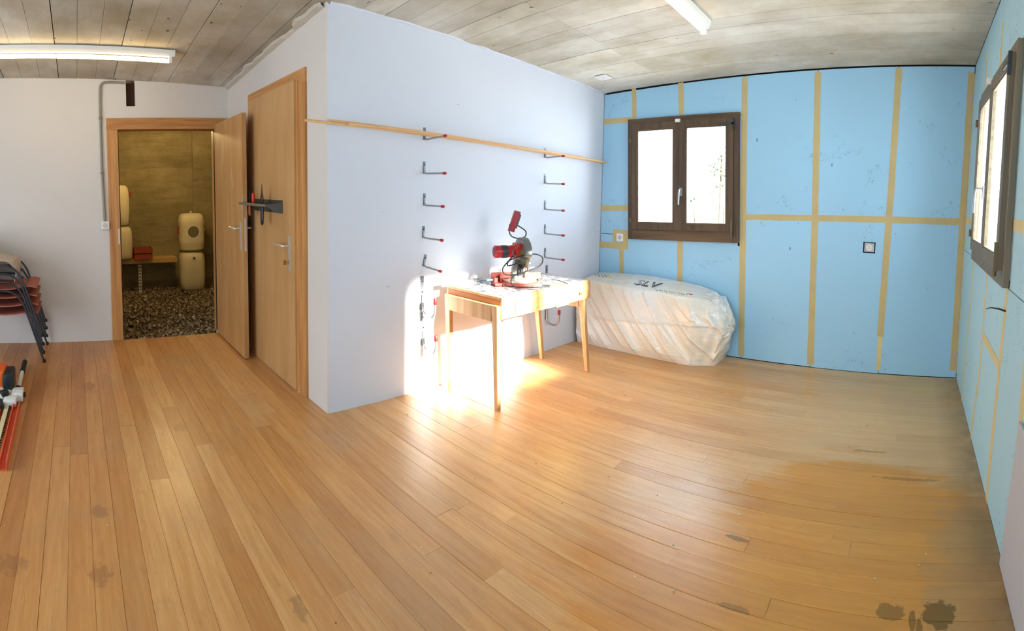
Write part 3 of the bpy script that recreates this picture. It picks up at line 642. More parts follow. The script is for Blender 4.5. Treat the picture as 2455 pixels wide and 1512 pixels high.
# tool rack on door 2
tr=thing('tool_rack','dark slotted tool rack screwed to the closed door','rack',(-3.62,YD-.034,1.235))
rk=B()
L0,L1=-.335,.255
rk.box(L0,L1,-.004,0,-.06,.03)
for k in range(13): rk.box(L0+k*(L1-L0)/12-.003,L0+k*(L1-L0)/12+.003,-.12,-.004,-.008,.002)
for yy in (-.12,-.092,-.062,-.032): rk.box(L0,L1,yy-.004,yy+.003,-.008,.002)
rk.build('slotted_tray',simple('dusty_black_plastic',lin(78,72,60),.6,var=.3,scale=30),tr)
B().prism([(-.0,.012),(-.0,-.06),(-.04,-.055),(-.125,-.008),(-.125,.004)],'X',L1,L1+.005).build('end_plate',simple('grey_end_plate',lin(92,94,96),.5),tr); B().box(L0,L1,-.128,-.124,-.012,.006).build('front_lip',simple('dusty_lip',lin(120,110,88),.6),tr)
def tool(name,label,cat,x,yy,parts,grp=None):
    t=thing(name,label,cat,(-3.62+x,YD-.034+yy,1.235),0,grp)
    for n_,b_,m in parts: b_.build(n_,m,t,smooth=True)
    return t
tool('screwdriver','screwdriver with red grip hanging blade down in the tool rack','screwdriver',-.13,-.077,[('grip',B().lathe([(.010,.003),(.014,.01),(.014,.07),(.009,.078)],12),simple('bright_red_grip',lin(214,52,36),.4)),('shaft',B().lathe([(.0035,-.20),(.0035,.004)],8),DSTEEL)])
tool('wood_chisel','narrow grey chisel with orange handle below the rack','chisel',-.215,-.077,[('blade',B().box(-.009,.009,-.002,.002,.0,.08).box(-.005,.005,-.002,.002,.08,.095),DSTEEL),('handle',B().lathe([(.006,-.002),(.011,-.01),(.012,-.085),(.007,-.095)],12),simple('orange_brown_grip',lin(156,82,36),.5))])
tool('pliers','dark pliers with blue-black grip in the tool rack, longest tool','pliers',.055,-.077,[('jaws',B().lathe([(.010,.0),(.020,.02),(.018,.06),(.010,.075),(.009,.10),(.003,.145)],12,sx=1,sy=.5),simple('dark_jaws',lin(66,54,42),.4,.6)),('grip',B().lathe([(.012,-.002),(.018,-.03),(.019,-.11),(.014,-.14),(.006,-.15)],12,sx=1,sy=.6),simple('blue_black_grip',lin(24,28,42),.35))])

# ------------------------------------------------------------------ hooks and rods on the white wall
def hook(label,y,z,L=.20,rot=0,grp='straight red tipped hooks on the white wall',tiprise=0.0,ydrift=0):
    t=thing('wall_hook',label,'hook',(XW,y,z),0,grp); t.rotation_euler=(rot,0,0)
    p=B().box(.0,.003,-.010,.010,.0,.078)
    p.build('mounting_plate',ZINC,t,.001)
    for s in (.022,.056): B().lathe([(.005,0),(.004,.003)],8,Matrix.Translation((.003,0,s))@Matrix.Rotation(R_(90),4,'Y')).build('screw',DSTEEL,t)
    B().tube([(.006,0,.05),(.006,0,.014),(.012,0,.003),(.024,0,.0),(L-.01,ydrift,tiprise)],.006,8).build('arm',STEEL,t,smooth=True)
    B().lathe([(.0085,0),(.0095,.003),(.0095,.022),(.006,.027)],10,Matrix.Translation((L-.022,ydrift,tiprise))@Matrix.Rotation(R_(90),4,'Y')).build('end_cap',REDCAP,t,smooth=True)
    return t
ordn=['topmost','second from the top','third','fourth from the top','lowest straight']
hook('steel hook with red tip holding the rods, left column on the white wall',2.120,1.662,.22,grp='hooks carrying the rods',tiprise=.012)
hook('second hook of the left column, first empty one under the rods',2.120,1.443,.22)
hook('third hook of the left column on the white wall, counted from the rods',2.124,1.236,.20,tiprise=.0)
hook('fourth hook of the left column, above the tilted one',2.119,1.023,.20)
hook('tilted straight hook, lowest of the left column above the big hooks',2.12,.835,.19,R_(-14),tiprise=-.01)
hook('steel hook with red tip holding the rods, right column on the white wall',3.338,1.606,.20,grp='hooks carrying the rods',tiprise=.012)
hook('second hook of the right column, first empty one under the rods',3.346,1.398,.20)
hook('third hook of the right column, level with the saw handle',3.354,1.187,.20)
hook('fourth hook of the right column, beside the saw disc',3.361,.988,.20)
hook('lowest straight hook of the right column, just above the table',3.369,.792,.20)
def jhook(label,y,z):
    t=thing('curved_hook',label,'hook',(XW,y,z),0,'large curved hooks low on the white wall')
    B().box(.0,.004,-.013,.013,.0,.225).build('mounting_plate',ZINC,t,.001)
    for s in (.05,.12,.19): B().lathe([(.006,0),(.005,.003)],8,Matrix.Translation((.004,0,s))@Matrix.Rotation(R_(90),4,'Y')).build('screw',DSTEEL,t)
    pts=[(.010,0,.10),(.010,0,.02),(.022,0,-.012),(.05,0,-.030),(.085,0,-.034),(.115,0,-.024),(.135,0,.002),(.140,0,.04),(.140,0,.075)]
    B().tube(smoothpath(pts,4),.0085,8).build('arm',STEEL,t,smooth=True)
    B().lathe([(.011,.06),(.0125,.064),(.0125,.095),(.009,.10)],10,Matrix.Translation((.140,0,0))).build('end_cap',REDCAP,t,smooth=True)
jhook('upper of the two big curved hooks left of the table',2.112,.545); jhook('lowest curved hook left of the table, just above the sunlit floor',2.122,.305)
jhook('curved hook behind the right end of the table top, upper of two',3.395,.50); jhook('curved hook seen under the right half of the table',3.40,.272)
rods=[(-2.735,1.26,1.729,-2.735,4.17,1.609,.008,'longest of the thin wooden rods lying on the top hooks'),(-2.717,1.40,1.735,-2.717,3.85,1.634,.006,'thin rod lying highest in the bundle on the top hooks'),
 (-2.700,1.52,1.720,-2.700,4.08,1.614,.008,'rod in the middle of the bundle on the top hooks'),(-2.682,1.72,1.712,-2.682,4.13,1.612,.007,'rod lying second from outside in the bundle on the top hooks'),(-2.665,1.90,1.706,-2.665,3.60,1.636,.006,'short rod lying outermost in the bundle on the top hooks')]
for k,(x0,y0,z0,x1,y1,z1,r,lab) in enumerate(rods):
    a,b_=Vector((x0,y0,z0)),Vector((x1,y1,z1)); pp=[]
    for i in range(9):
        p=a.lerp(b_,i/8); p.z-=.008*math.sin(math.pi*i/8)*.5; pp.append(p-a)
    o=B().tube(pp,r,8).build('wooden_rod',ROD,smooth=True); o.location=a
    tag(o,lab,'rod','wooden rods on the top hooks')

# ------------------------------------------------------------------ ceiling lamps and cover plate
def lamp(name,label,x,y0,y1,tm,dx=0):
    t=thing(name,label,'lamp',(x,(y0+y1)/2,zc(x,(y0+y1)/2)),0); L=(y1-y0)/2
    t.rotation_euler=(-.0555,0,0)
    B().prism([(-.035,-.003),(.035,-.003),(.035,-.030),(.022,-.048),(-.022,-.048),(-.035,-.030)],'Y',-L,L).build('housing',WHITEP,t,.002)
    for s in (-1,1): B().box(-.018,.018,s*(L-.03)-.012,s*(L-.03)+.012,-.092,-.046).build('tube_holder',WHITEP,t,.003)
    B().tube([(0,-L+.042,-.076),(0,L-.042,-.076)],.015,14).build('fluorescent_tube',tm,t,smooth=True)
    return t
lamp('fluorescent_lamp','white batten lamp with glowing tube on the ceiling near the storage door',-3.90,-.72,.76,TUBE)
lamp('fluorescent_lamp','white batten lamp with warm tube at the top edge over the middle of the room',-1.30,1.62,3.06,TUBE2)
cp=thing('ceiling_cover','white square cover plate on the ceiling in the far corner','cover',(-2.485,3.73,zc(-2.485,3.73)-.002))
cp.rotation_euler=(-.0555,-.071,0); B().box(-.055,.055,-.055,.055,-.012,.0).build('plate',WHITEP,cp,.003); B().lathe([(.004,-.014),(.004,-.012)],8).build('screw',DSTEEL,cp)

# ------------------------------------------------------------------ sockets in the back wall
s1=thing('wall_socket','white socket framed by beige tape left below the window','socket',(-2.545,YB-.002,.928))
B().box(-.036,.036,-.010,.0,-.036,.036).build('cover',WHITEP,s1,.003); B().lathe([(.020,.010),(.019,.013),(.004,.0125)],20,Matrix.Rotation(R_(90),4,'X')).build('face',GREYB,s1,smooth=True)
s2=thing('wall_socket','grey round socket in a square cut-out of the blue boards','socket',((SK[0]+SK[1])/2,YB+.02,(SK[2]+SK[3])/2))
B().box(-.040,.040,-.006,.013,-.036,.036).build('cover',GREYB,s2,.003); B().lathe([(.026,.006),(.026,.012),(.020,.013),(.018,.009)],24,Matrix.Rotation(R_(90),4,'X')).build('ring',WHITEP,s2,smooth=True)
for a in (90,210,330): B().lathe([(.003,.010),(.003,.0135)],8,Matrix.Translation((.009*math.cos(R_(a)),0,.009*math.sin(R_(a))))@Matrix.Rotation(R_(90),4,'X')).build('pin_hole',BLACK,s2)
nl=B().tube([(0,0,0),(-.03,.02,.006),(-.06,.05,.004),(-.075,.07,-.006)],[.005,.004,.003,.002],6).build('wire_stub',DSTEEL); nl.location=(XR-.001,2.235,.93); tag(nl,'short dark wire end sticking out of the right wall below the window','wire')

# ------------------------------------------------------------------ the table
tb=thing('work_table','small beech drawer table with tapered splayed legs in the sun patch','table',(-2.445,2.735,0))
W2_,L2_=.255,.465
zt_,zb_=.700,.568
B().box(-W2_,W2_,-L2_,L2_,zt_-.016,zt_).build('tabletop',TABLEW,tb,.002)
sh_=B().box(W2_-.014,W2_,-L2_,L2_,zb_,zt_-.016).box(-W2_,-W2_+.014,-L2_,L2_,zb_,zt_-.016).box(-W2_+.014,W2_-.014,-L2_+.10,-L2_+.114,zb_+.004,zt_-.016).box(-W2_+.014,W2_-.014,L2_-.02,L2_-.006,zb_,zt_-.016)
sh_.build('apron',TABLEW,tb,.0015)
B().box(-W2_+.002,W2_-.016,-L2_+.001,-L2_+.016,zt_-.058,zt_-.017).box(W2_-.052,W2_-.0145,-L2_+.001,-L2_+.016,zb_+.001,zt_-.059).box(-W2_+.0145,-W2_+.045,-L2_+.001,-L2_+.016,zb_+.001,zt_-.059).build('end_band',wood_mat('shaded_end_wood',lin(158,98,48),lin(184,122,66),'X',.5),tb,.001)  # shade on the near end painted in as darker wood
dr=B().box(W2_+.0005,W2_+.006,-L2_+.12,L2_-.02,zb_+.014,zt_-.022).build('drawer_front',TABLEW,tb,.0015)
B().lathe([(.004,.006),(.004,.012),(.010,.016),(.010,.020),(.004,.023)],14,Matrix.Translation((W2_,L2_-.14,zb_+.055))@Matrix.Rotation(R_(90),4,'Y')).build('knob',BRASS,dr,smooth=True)
B().box(W2_+.0062,W2_+.0072,.06,.20,zb_-.006,zt_-.02).box(W2_-.10,W2_+.0072,.06,.20,zt_+.0008,zt_+.0016).build('yellow_tape_strip',YTAPE,tb)
def leg(sx,sy,splay):
    x=sx*(W2_-.034); y0=sy*(L2_-.055) if sy>0 else sy*(L2_+.014); y1=y0+sy*splay; xo=0; h=zb_ if sy>0 else .650
    a,b_=.030,.014; v=[(x-a*.8,y0-a*.55,h),(x+a*.8,y0-a*.55,h),(x+a*.8,y0+a*.55,h),(x-a*.8,y0+a*.55,h),(x-b_,y1-b_,0),(x+b_,y1-b_,0),(x+b_,y1+b_,0),(x-b_,y1+b_,0)]
    return B().add(v,[(0,1,2,3),(7,6,5,4),(0,4,5,1),(1,5,6,2),(2,6,7,3),(3,7,4,0)])
for sx in (1,-1):
    leg(sx,1,.095).build('leg',TABLEL,tb,.002); leg(sx,-1,-.03).build('leg',TABLEL,tb,.002)
B().prism([(-W2_+.058,.648),(W2_-.058,.648),(W2_-.058,.550),(-W2_+.058,.550)],'Y',-L2_-.0285,-L2_-.001).build('rail',TABLEL,tb,.002)
B().prism([(-W2_+.055,zb_-.0005),(W2_-.055,zb_-.0005),(W2_-.058,.50),(-W2_+.058,.50)],'Y',L2_-.07,L2_-.045).build('rail',TABLEL,tb,.002)
nw=B().box(-.23,.24,-.445,.445,0,.0012).build('printed_sheet',NEWS); nw.location=(-2.445,2.735,.7003); tag(nw,'printed paper sheet covering the top of the small table','sheet')
mp=B().box(-.012,.012,-.53,.30,0,.010).box(-.014,-.012,-.53,.30,0,.022).build('metal_profile',simple('bare_aluminium',lin(206,208,210),.3,.9)); mp.location=(-2.675,2.74,.7017); tag(mp,'long aluminium strip along the back of the table, overhanging on the left','strip')

# ------------------------------------------------------------------ mitre saw
sw=thing('mitre_saw','red and grey mitre saw with raised handle standing on the table','saw',(-2.43,2.69,.7017),R_(62)); sw.scale=(1,1,.93)
B().lathe([(.115,.0),(.135,.004),(.137,.018),(.128,.022)],36,sx=1.08,sy=.85).box(-.19,-.09,-.055,.05,.002,.020).build('base_casting',REDM,sw,.001,True)
B().lathe([(.118,.022),(.120,.026),(.118,.036),(.05,.037)],36,sx=1.0,sy=.82).build('turntable',simple('cast_aluminium',lin(186,180,168),.4,.7,.15,20),sw,smooth=True)
fc=B().box(-.19,-.045,.035,.052,.022,.085).box(-.19,-.165,-.03,.035,.020,.055).box(-.14,-.12,.0,.035,.02,.07)
fc.build('fence',REDM,sw,.003); B().box(.05,.17,.035,.052,.022,.075).build('fence',REDM,sw,.003); B().tube([(-.14,.03,.085),(-.14,.03,.105),(-.125,.03,.105),(-.125,.03,.085)],.003,6).build('wire_clip',STEEL,sw,smooth=True); B().tube([(-.19,-.01,.04),(-.235,-.01,.04)],.008,8).build('clamp_screw',STEEL,sw,smooth=True)
cl=B().prism([(-.035,.03),(.045,.03),(.040,.12),(.020,.175),(-.015,.175),(-.030,.10)],'Y',.055,.095).box(.045,.085,.05,.10,.022,.11).tube([(.03,.06,.14),(.10,.06,.145)],.011,10).tube([(.06,.05,.10),(.12,.04,.115)],.007,8)
cl.build('pivot_bracket',simple('silver_bracket',lin(166,166,162),.35,.8,.2,30),sw,.002)
B().box(-.02,.02,-.02,.012,.06,.15).build('depth_block',DSTEEL,sw,.004)
# disc guard, axis along local x, disc centre
GC=Vector((.02,.0,.225)); gM=Matrix.Translation(GC)@Matrix.Rotation(R_(90),4,'Y')
gpts=[]
for i in range(40):
    a=2*math.pi*i/40; rr=.120 if math.sin(a)>-.15 else .108
    gpts.append((GC.y+rr*math.cos(a),GC.z+rr*math.sin(a)))
B().prism([p for p in gpts if p[1]>GC.z-.02],'X',GC.x-.024,GC.x+.026).build('blade_guard',simple('grey_guard',lin(122,124,120),.35,.6,.1,20),sw,.004,True)
B().lathe([(.004,-.001),(.108,-.001),(.108,.001),(.004,.001)],48,gM).build('saw_blade',STEEL,sw)
B().prism([(GC.y+.110*math.cos(R_(a)),GC.z+.110*math.sin(R_(a))) for a in range(190,352,9)],'X',GC.x-.012,GC.x+.012).build('lower_guard',simple('olive_smoked_plastic',lin(92,84,58),.25,.0,.2),sw,.002,True)
B().lathe([(.040,-.20),(.046,-.195),(.046,-.165),(.044,-.16),(.044,-.085),(.047,-.08),(.047,-.025)],28,Matrix.Translation((.02,.02,.240))@Matrix.Rotation(R_(90),4,'Y')).build('motor_housing',simple('red_motor_shell',lin(168,24,34),.35,var=.15),sw,smooth=True)
B().lathe([(.0475,-.150),(.0475,-.112)],28,Matrix.Translation((.02,.02,.240))@Matrix.Rotation(R_(90),4,'Y')).build('rating_band',simple('dark_band',lin(44,48,52),.4),sw,smooth=True)
B().lathe([(.030,-.203),(.034,-.198)],20,Matrix.Translation((.02,.02,.240))@Matrix.Rotation(R_(90),4,'Y')).build('vent_cap',simple('maroon_cap',lin(110,18,24),.4),sw)
B().box(-.045,.0,-.045,.045,.225,.305).build('gear_case',simple('bright_red_case',lin(184,44,34),.35),sw,.010); B().box(-.02,.0,-.052,-.02,.20,.26).lathe([(.014,0),(.014,.012)],14,Matrix.Translation((-.048,-.01,.285))@Matrix.Rotation(R_(90),4,'Y')).build('spindle_lock',BRASS,sw)
# bent wire neck and red grip tilted back
B().tube(smoothpath([(-.01,.01,.335),(-.055,.015,.350),(-.075,.018,.385),(-.072,.02,.44)],5),.0045,8).tube(smoothpath([(.0,.01,.335),(.04,.012,.352),(.042,.015,.39),(-.005,.018,.425),(-.035,.02,.45)],5),.0045,8).build('wire_neck',DSTEEL,sw,smooth=True)
gm=Matrix.Translation((-.052,.02,.405))@Matrix.Rotation(R_(17),4,'Y')
B().box(-.026,.016,-.016,.016,-.02,.135,gm).build('grip',REDP,sw,.004); B().box(.016,.026,-.014,.014,.012,.118,gm).build('grip_back',simple('grey_grip_inlay',lin(92,104,102),.5),sw,.003); B().box(-.01,.012,-.010,.010,.125,.137,gm).build('switch',BLACK,sw,.003)
cord=[(-.03,-.03,.245),(-.10,-.06,.185),(-.145,-.07,.13),(-.13,-.08,.09),(-.06,-.08,.085),(.01,-.08,.10),(.03,-.07,.13),(-.03,-.075,.165),(-.11,-.075,.15),(-.10,-.08,.19),(.0,-.085,.225),(.08,-.08,.23),(.135,-.07,.205),(.14,-.06,.16),(.105,-.05,.125),(.03,-.07,.105),(-.06,-.09,.085),(-.10,-.11,.05),(-.085,-.14,.012),(-.02,-.165,.0065),(.07,-.175,.0065),(.15,-.155,.0065),(.17,-.13,.0065),(.12,-.11,.0065)]
B().tube(smoothpath(cord,6),.0045,7).build('power_cord',RUBBER,sw,smooth=True)
B().tube(smoothpath([(-.03,-.055,.29),(-.075,-.06,.25),(-.04,-.065,.195),(.02,-.06,.215),(.0,-.055,.28)],6),.003,6).build('blade_cable',simple('grey_lead',lin(112,104,92),.5),sw,smooth=True)
B().box(.13,.175,-.02,.012,.0065,.032).lathe([(.010,0),(.006,.03)],8,Matrix.Translation((.175,-.004,.02))@Matrix.Rotation(R_(90),4,'Y')).tube(smoothpath([(.20,-.004,.02),(.26,-.02,.022),(.30,-.07,.012),(.315,-.11,.005)],5),.0035,6).build('plug',BLACK,sw,.002)

# ------------------------------------------------------------------ the bulky bundle in plastic film
bn=thing('wrapped_bundle','long low bundle wrapped in milky plastic film under the window','bundle',(-2.07,3.95,0))
NU,NV=220,96; vs_=[];fs=[]
x0,x1=-.66,.61; yf,ybk=-.135,.225; Ht=.56
def bundle_pt(u,v):
    # v 0..1 goes from the front foot, up the front, over the top and down the back
    x=x0+(x1-x0)*u
    h=Ht+.03*math.sin(u*2.6+.5)-.02*max(0,u-.85)/.15-.03*u
    depth=ybk-yf
    hf=h-.02-.018*math.sin(math.pi*min(1,u*1.05)); hb=h+.012+.020*math.sin(math.pi*u)-.02*max(0,u-.8)/.2
    if v<.5: k=v/.5; z=hf*k; y=yf+.03*math.sin(math.pi*k)*-1+.05*k*k
    elif v<.8: k=(v-.5)/.3; z=hf+(hb-hf)*k+.008*math.sin(math.pi*k); y=yf+.05+(ybk-yf-.05)*k
    else: k=(v-.8)/.2; z=hb*(1-k); y=ybk
    # swollen end with the knotted film on the right
    e=max(0,(u-.86)/.14)
    x+=e*(.10*math.exp(-((z-.30)/.14)**2))*.9-.03*e*(z/h)
    y+=e*.10*(1 if y<.05 else 0)+.12*u*u*0
    # skewed position: right end stands further from the wall foot
    p=Vector((x,y-.02*u,z))
    q=p*1.0
    rg=lambda a,b_,c: (1-abs(mnoise.noise(Vector((a,b_,c))))*2)
    A=x+z*.9; Bc=(z-x)*.5
    w1_=mnoise.noise(Vector((A*2.2,Bc*1.2,1)))
    fold=(rg(A*5+.8*w1_,Bc*1.1,7)**5*.022+rg(A*9+w1_+4,Bc*1.5,9)**5*.012+rg(A*2.4+4,Bc*.9,12)**3*.022+math.sin(A*9+2*w1_)*.008+mnoise.noise(Vector((A*5,Bc*2,2)))*.014)*(1 if v<.5 else .12)
    fold+=e*mnoise.noise(Vector((x*18,z*9,y*18)))*.035
    ridge=.012*math.exp(-((z-.30-.03*math.sin(x*3))/.012)**2)
    if v<.5: q.y-=fold*min(1,z*12+.15)*min(1,(h-z)*10+.2)+ridge
    elif v<.8: q.z+=fold
    q.z=max(0.001,q.z)
    q.y=min(q.y,.222)
    return q
for j in range(NV+1):
    for i in range(NU+1): vs_.append(bundle_pt(i/NU,j/NV))
fs=[(j*(NU+1)+i,j*(NU+1)+i+1,(j+1)*(NU+1)+i+1,(j+1)*(NU+1)+i) for j in range(NV) for i in range(NU)]
# close the ends with pulled-in film
def endcap(i,sgn,bulge):
    c=[]; K=8
    ring=[vs_[j*(NU+1)+i] for j in range(NV+1)]
    cen=sum(ring,Vector())/len(ring)+Vector((sgn*bulge*.3,0,0))
    prev=[j*(NU+1)+i for j in range(NV+1)]
    for k in range(1,K+1):
        t=k/K; cur=[]
        for j in range(NV+1):
            p=ring[j].lerp(cen,t); p.x+=sgn*bulge*math.sin(math.pi*t/2)*(.8+.5*mnoise.noise(Vector((j*.35,k*.5,i)))); p.x+=.018*mnoise.noise(p*18)*math.sin(math.pi*t)
            p.z=max(.001,p.z); p.y=min(p.y,.222)
            vs_.append(p); cur.append(len(vs_)-1)
        for j in range(NV): fs.append((prev[j],prev[j+1],cur[j+1],cur[j]))
        fs.append((prev[NV],prev[0],cur[0],cur[NV]))
        prev=cur
    fs.append(tuple(prev))
endcap(NU,1,.075); endcap(0,-1,.01)
B().add(vs_,fs).build('plastic_film',FILM,bn,smooth=True)
# print on the top of the film, seen upside down
def lettering(txt,x,y,z,size,rz,m,par,tilt=0):
    cu=bpy.data.curves.new('print','FONT'); cu.body=txt; cu.size=size; cu.fill_mode='NONE'; cu.bevel_depth=.0026; cu.bevel_resolution=0; cu.resolution_u=4
    cu.materials.append(m); o=bpy.data.objects.new('print',cu); C.objects.link(o); o.location=(x,y,z); 
    me=bpy.data.meshes.new_from_object(o); C.objects.unlink(o); bpy.data.objects.remove(o)
    o=bpy.data.objects.new('lettering',me); C.objects.link(o); o.location=(x,y,z); o.rotation_euler=(tilt,0,rz); o.parent=par; return o
zl=lambda y_: bundle_pt(.5,.5+.3*(y_-(yf+.05))/(ybk-yf-.05)).z
lettering('SLV',-.17,-.03,zl(-.03)+.006,.15,R_(-3),INK,bn,math.atan2(zl(.10)-zl(-.03),.13))
pr=B()
for k in range(26):
    x=-.62+k*.012 if k<12 else .05+(k-12)*.022; y=.05+.03*math.sin(k*2.1) if k<12 else -.055+.008*math.sin(k*3.3)
    u=(x-x0)/(x1-x0); z=bundle_pt(u,.5+.3*(y-(yf+.05))/(ybk-yf-.05)).z+.004
    pr.tube([(x,y,z),(x+.006+.004*math.sin(k),y+.006*math.cos(k*1.7),z+.001),(x+.010,y+.004*math.sin(k*2.9),z)],.0022,5)
tag(pr.build('small_print',INK,bn),kind='stuff')
for (xx,yy,nm,mm) in ((-.46,.05,'yellow_mark',YTAPE),(.36,-.03,'red_mark',REDCAP)):
    zz=bundle_pt((xx-x0)/(x1-x0),.5+.3*(yy-(yf+.05))/(ybk-yf-.05)).z
    B().box(xx-.022,xx+.022,yy-.008,yy+.008,zz-.006,zz+.005).build(nm,mm,bn)

# ------------------------------------------------------------------ stacked chairs at the left edge
def chair():
    t=thing('stacking_chair','stacking chair','chair',(0,0,0),0,'chairs in the stack at the left wall')
    for s in (-1,1):
        x=s*.245
        p=[(x,0,0),(x,-.055,.18),(x,-.125,.40),(x,-.158,.485),(x,-.205,.545),(x,-.27,.575),(x,-.36,.58),(x,-.46,.575),(x*.98,-.53,.56)]
        B().tube(smoothpath(p,4),.0088,10).build('leg',CHROME,t,smooth=True)
        p=[(x*.98,-.53,.56),(x*.98,-.51,.45),(x*.98,-.50,.40),(x*.98,-.58,.0)]
        B().tube(p,.0105,10).build('leg',CHROME,t,smooth=True)
        B().lathe([(.013,-.002),(.013,.022)],10,Matrix.Translation((x,0,0))).build('foot_cap',RUBBER,t)
        B().tube([(x*.98,-.53,.56),(x*.96,-.57,.80)],.0105,8).build('back_post',CHROME,t,smooth=True)
    [B().tube([(-.24,yy,zz),(.24,yy,zz)],.009,8).build('cross_bar',CHROME,t,smooth=True) for yy,zz in ((-.13,.400),(-.50,.368))]
    N1=10; v=[];f=[]
    for j in range(N1+1):
        k=j/N1; y=-.035-.46*k; z=.425-.03*math.sin(math.pi*k)-.02*k-(.03*(1-k*8) if k<.125 else 0)
        for i in range(7): v.append(((i/6-.5)*.455,y,z-.008*math.cos((i/6-.5)*math.pi)))
    n_=len(v); v+=[(a,b_,c-.008) for a,b_,c in v]
    for j in range(N1):
        for i in range(6): f.append((j*7+i,j*7+i+1,(j+1)*7+i+1,(j+1)*7+i)); f.append((n_+j*7+i,n_+(j+1)*7+i,n_+(j+1)*7+i+1,n_+j*7+i+1))
    per=[i for i in range(7)]+[j*7+6 for j in range(1,N1+1)]+[N1*7+i for i in range(5,-1,-1)]+[j*7 for j in range(N1-1,0,-1)]
    for a,b_ in zip(per,per[1:]+per[:1]): f.append((a,n_+a,n_+b_,b_))
    B().add(v,f).build('seat',TERRA,t,smooth=True)
    B().prism([(-.205,.56),(.205,.56),(.195,.80),(-.195,.80)],'Y',-.588,-.576).build('backrest',TERRA,t,.003)
    return t
ch=chair(); ch.rotation_euler=(0,0,0); CHX=-4.432; CHY=-.292
ch.location=(CHX,CHY,.002); ch['label']='bottom chair of the stack at the left wall, its feet on the floor'
for k,lab in ((1,'second chair from the bottom of the stack at the left wall'),(2,'third chair from the bottom of the stack, terracotta seat edge showing'),(3,'top chair of the stack at the left wall, terracotta seat fully visible')):
    dup(ch,(CHX,CHY-.002*k,.002+.069*k),lab)
# sheer cover over the top chair back
cv=B(); v=[];f=[]; NX,NY=14,18
path=[(-.60,1.00),(-.52,.93),(-.44,.87),(-.36,.84),(-.28,.825),(-.225,.805),(-.205,.75),(-.215,.66)]
path=[(CHY+a,z-.0) for a,z in path]; pp=smoothpath([(0,a,b_) for a,b_ in path],3)
for i,p in enumerate(pp):
    for j in range(NX+1):
        u=j/NX-.5; v.append((CHX+u*(.50),p.y+.012*mnoise.noise(Vector((u*9,i*.4,0))),p.z-.10*abs(u)**3+.012*mnoise.noise(Vector((u*12,i*.3,4)))))
for i in range(len(pp)-1):
    for j in range(NX): f.append((i*(NX+1)+j,i*(NX+1)+j+1,(i+1)*(NX+1)+j+1,(i+1)*(NX+1)+j))
cvo=B().add(v,f).build('dust_cover',CLOTH,smooth=True); tag(cvo,'sheer beige cloth draped over the back of the stacked chairs','cover')
m_=cvo.modifiers.new('s','SOLIDIFY'); m_.thickness=.002

# ------------------------------------------------------------------ garden tools on the floor at the left edge
pt=thing('pole_hedge_trimmer','pole hedge trimmer with orange blade guard lying on the floor','hedge trimmer',(-3.32,-.425,0),R_(1))
B().tube([(-.80,0,.035),(-.77,0,.035)],.012,10).build('shaft_tip',STEEL,pt,smooth=True); B().tube([(-.77,0,.036),(-.53,0,.036)],.020,12).build('foam_grip',RUBBER,pt,smooth=True)
B().tube([(-.53,0,.036),(-.19,0,.036)],.0145,12).build('shaft',WHITEP,pt,smooth=True); B().lathe([(.026,-.03),(.028,-.025),(.028,.015),(.024,.02)],14,Matrix.Translation((-.17,0,.036))@Matrix.Rotation(R_(90),4,'Y')).build('collar',BLACK,pt,smooth=True)
B().box(-.15,-.03,-.035,.045,.012,.070).box(-.05,.06,-.075,.01,.012,.062).build('gear_housing',WHITEP,pt,.012,True); B().lathe([(.030,0),(.034,.008),(.030,.03),(.012,.034)],18,Matrix.Translation((-.03,-.075,.055))).build('adjusting_knob',BLACK,pt,smooth=True)
B().box(-.10,-.06,.045,.058,.03,.055).build('screw_boss',BLACK,pt,.003)
bb=B().box(.04,.80,-.062,-.035,.022,.030)
bb.build('cutter_bar',CREAM,pt,.001)
tt=B()
for k in range(24):
    x=.07+k*.03; tt.add([(x,-.035,.022),(x+.012,-.035,.022),(x+.008,-.020,.026),(x,-.035,.030),(x+.012,-.035,.030),(x+.004,-.020,.026)],[(0,1,2),(3,5,4),(0,3,4,1),(1,4,2),(0,5,3),(0,2,5)])
tt.build('cutter_teeth',DSTEEL,pt)
B().prism([(-.012,.0),(.032,.0),(.032,.048),(.026,.048),(.026,.006),(-.006,.006),(-.006,.040),(-.012,.040)],'X',.02,.80).build('blade_guard',ORANGE2,pt,.001)
B().prism([(-.115,.0),(-.080,.0),(-.080,.035),(-.086,.035),(-.086,.006),(-.115,.006)],'X',.06,.46).build('inner_guard',ORANGE2,pt,.001)
ph=thing('engine_unit','orange, white and black engine unit of a garden tool lying at the left edge','garden tool',(-3.46,-.60,0)); ph.scale=(.9,.9,.78)
B().box(-.20,.02,-.22,.10,.075,.235).build('orange_cowl',ORANGE,ph,.03,True); B().lathe([(.030,0),(.030,.012),(.022,.016)],20,Matrix.Translation((-.02,.095,.18))@Matrix.Rotation(R_(-60),4,'X')).build('cowl_cap',ORANGE,ph,smooth=True)
B().box(-.17,.04,.085,.165,.05,.215).build('air_filter_cover',simple('dark_green_black',lin(22,34,36),.4),ph,.022,True)
B().prism([(-.22,.04),(.17,.04),(.17,.10),(.05,.16),(.0,.12),(-.22,.12)],'Z',.02,.085).build('tank_guard',WHITEP,ph,.012,True)
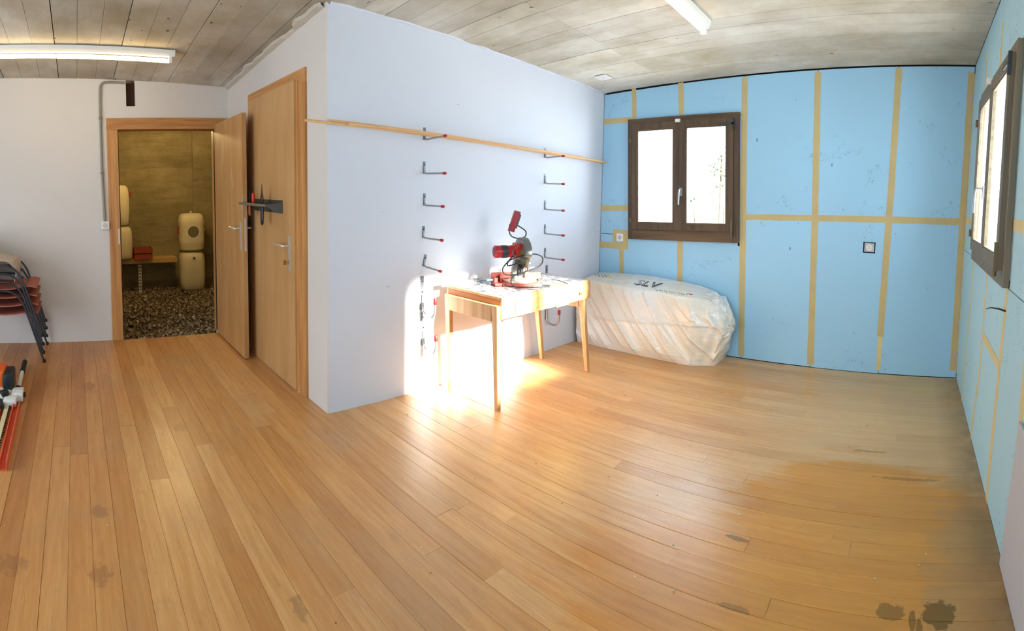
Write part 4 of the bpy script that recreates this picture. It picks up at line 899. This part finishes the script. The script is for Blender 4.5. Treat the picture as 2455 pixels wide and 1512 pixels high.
B().box(.0,.16,-.25,.10,.02,.10).build('fuel_tank',WHITEP,ph,.02,True)
B().tube([(.10,.07,.05),(.30,.115,.055)],.018,12).build('drive_tube',RUBBER,ph,smooth=True)
B().tube(smoothpath([(.02,-.1,.2),(.10,-.02,.15),(.12,.05,.11),(.05,.10,.09)],5),.004,6).build('throttle_cable',BLACK,ph,smooth=True)
B().box(-.3,-.21,-.12,.0,.0,.10).build('foot',BLACK,ph,.02)

# ------------------------------------------------------------------ crumbs and leaves
cb=B(); r4=random.Random(11)
for i in range(110):
    x=r4.uniform(-4.2,.35); y=r4.uniform(.0,4.0)
    if x<XW+.05 and y>YD-.1: continue
    s=r4.uniform(.0015,.0045); q=Matrix.Translation((x,y,.0015+s*.4))@Matrix.Rotation(r4.uniform(0,6),4,'Z')@Matrix.Diagonal((s*1.6,s,s*.6,1)); cb.add([q@v for v in iv],iff)
tag(cb.build('crumbs',simple('wood_crumb',lin(196,170,130),.8,var=.4)),'scattered crumbs and wood chips on the plank floor','debris',kind='stuff')
bs=thing('shrub','thin leafy shrub outside the window above the wrapped bundle','shrub',(-2.35,6.2,-.3))
for dx,dy,hh in ((0,0,2.1),(.05,.03,1.5),(-.35,0,1.45)):
    B().tube(smoothpath([(dx*.3,dy*.3,0),(dx*.7,dy,hh*.5),(dx,dy,hh)],4),[.012]*4+[.008]*5,6).build('stem',BARK,bs)
lv=B(); r5=random.Random(5)
for i in range(230):
    if i<190: c=Vector((r5.gauss(.0,.085),r5.gauss(0,.05),r5.gauss(1.93,.12)))
    else: c=Vector((-.42+r5.gauss(0,.06),r5.gauss(0,.05),r5.gauss(1.52,.06)))
    s=r5.uniform(.005,.014); q=Matrix.Translation(c)@Matrix.Rotation(r5.uniform(0,6),4,(r5.random(),r5.random(),r5.random()+.1))
    lv.add([q@Vector(p) for p in ((-s*2,0,0),(0,s,.002),(s*2,0,0),(0,-s,.002),(0,0,-.002))],[(0,1,4),(1,2,4),(2,3,4),(3,0,4),(0,3,2,1)])
tag(lv.build('leaves',LEAF,bs),kind='stuff')
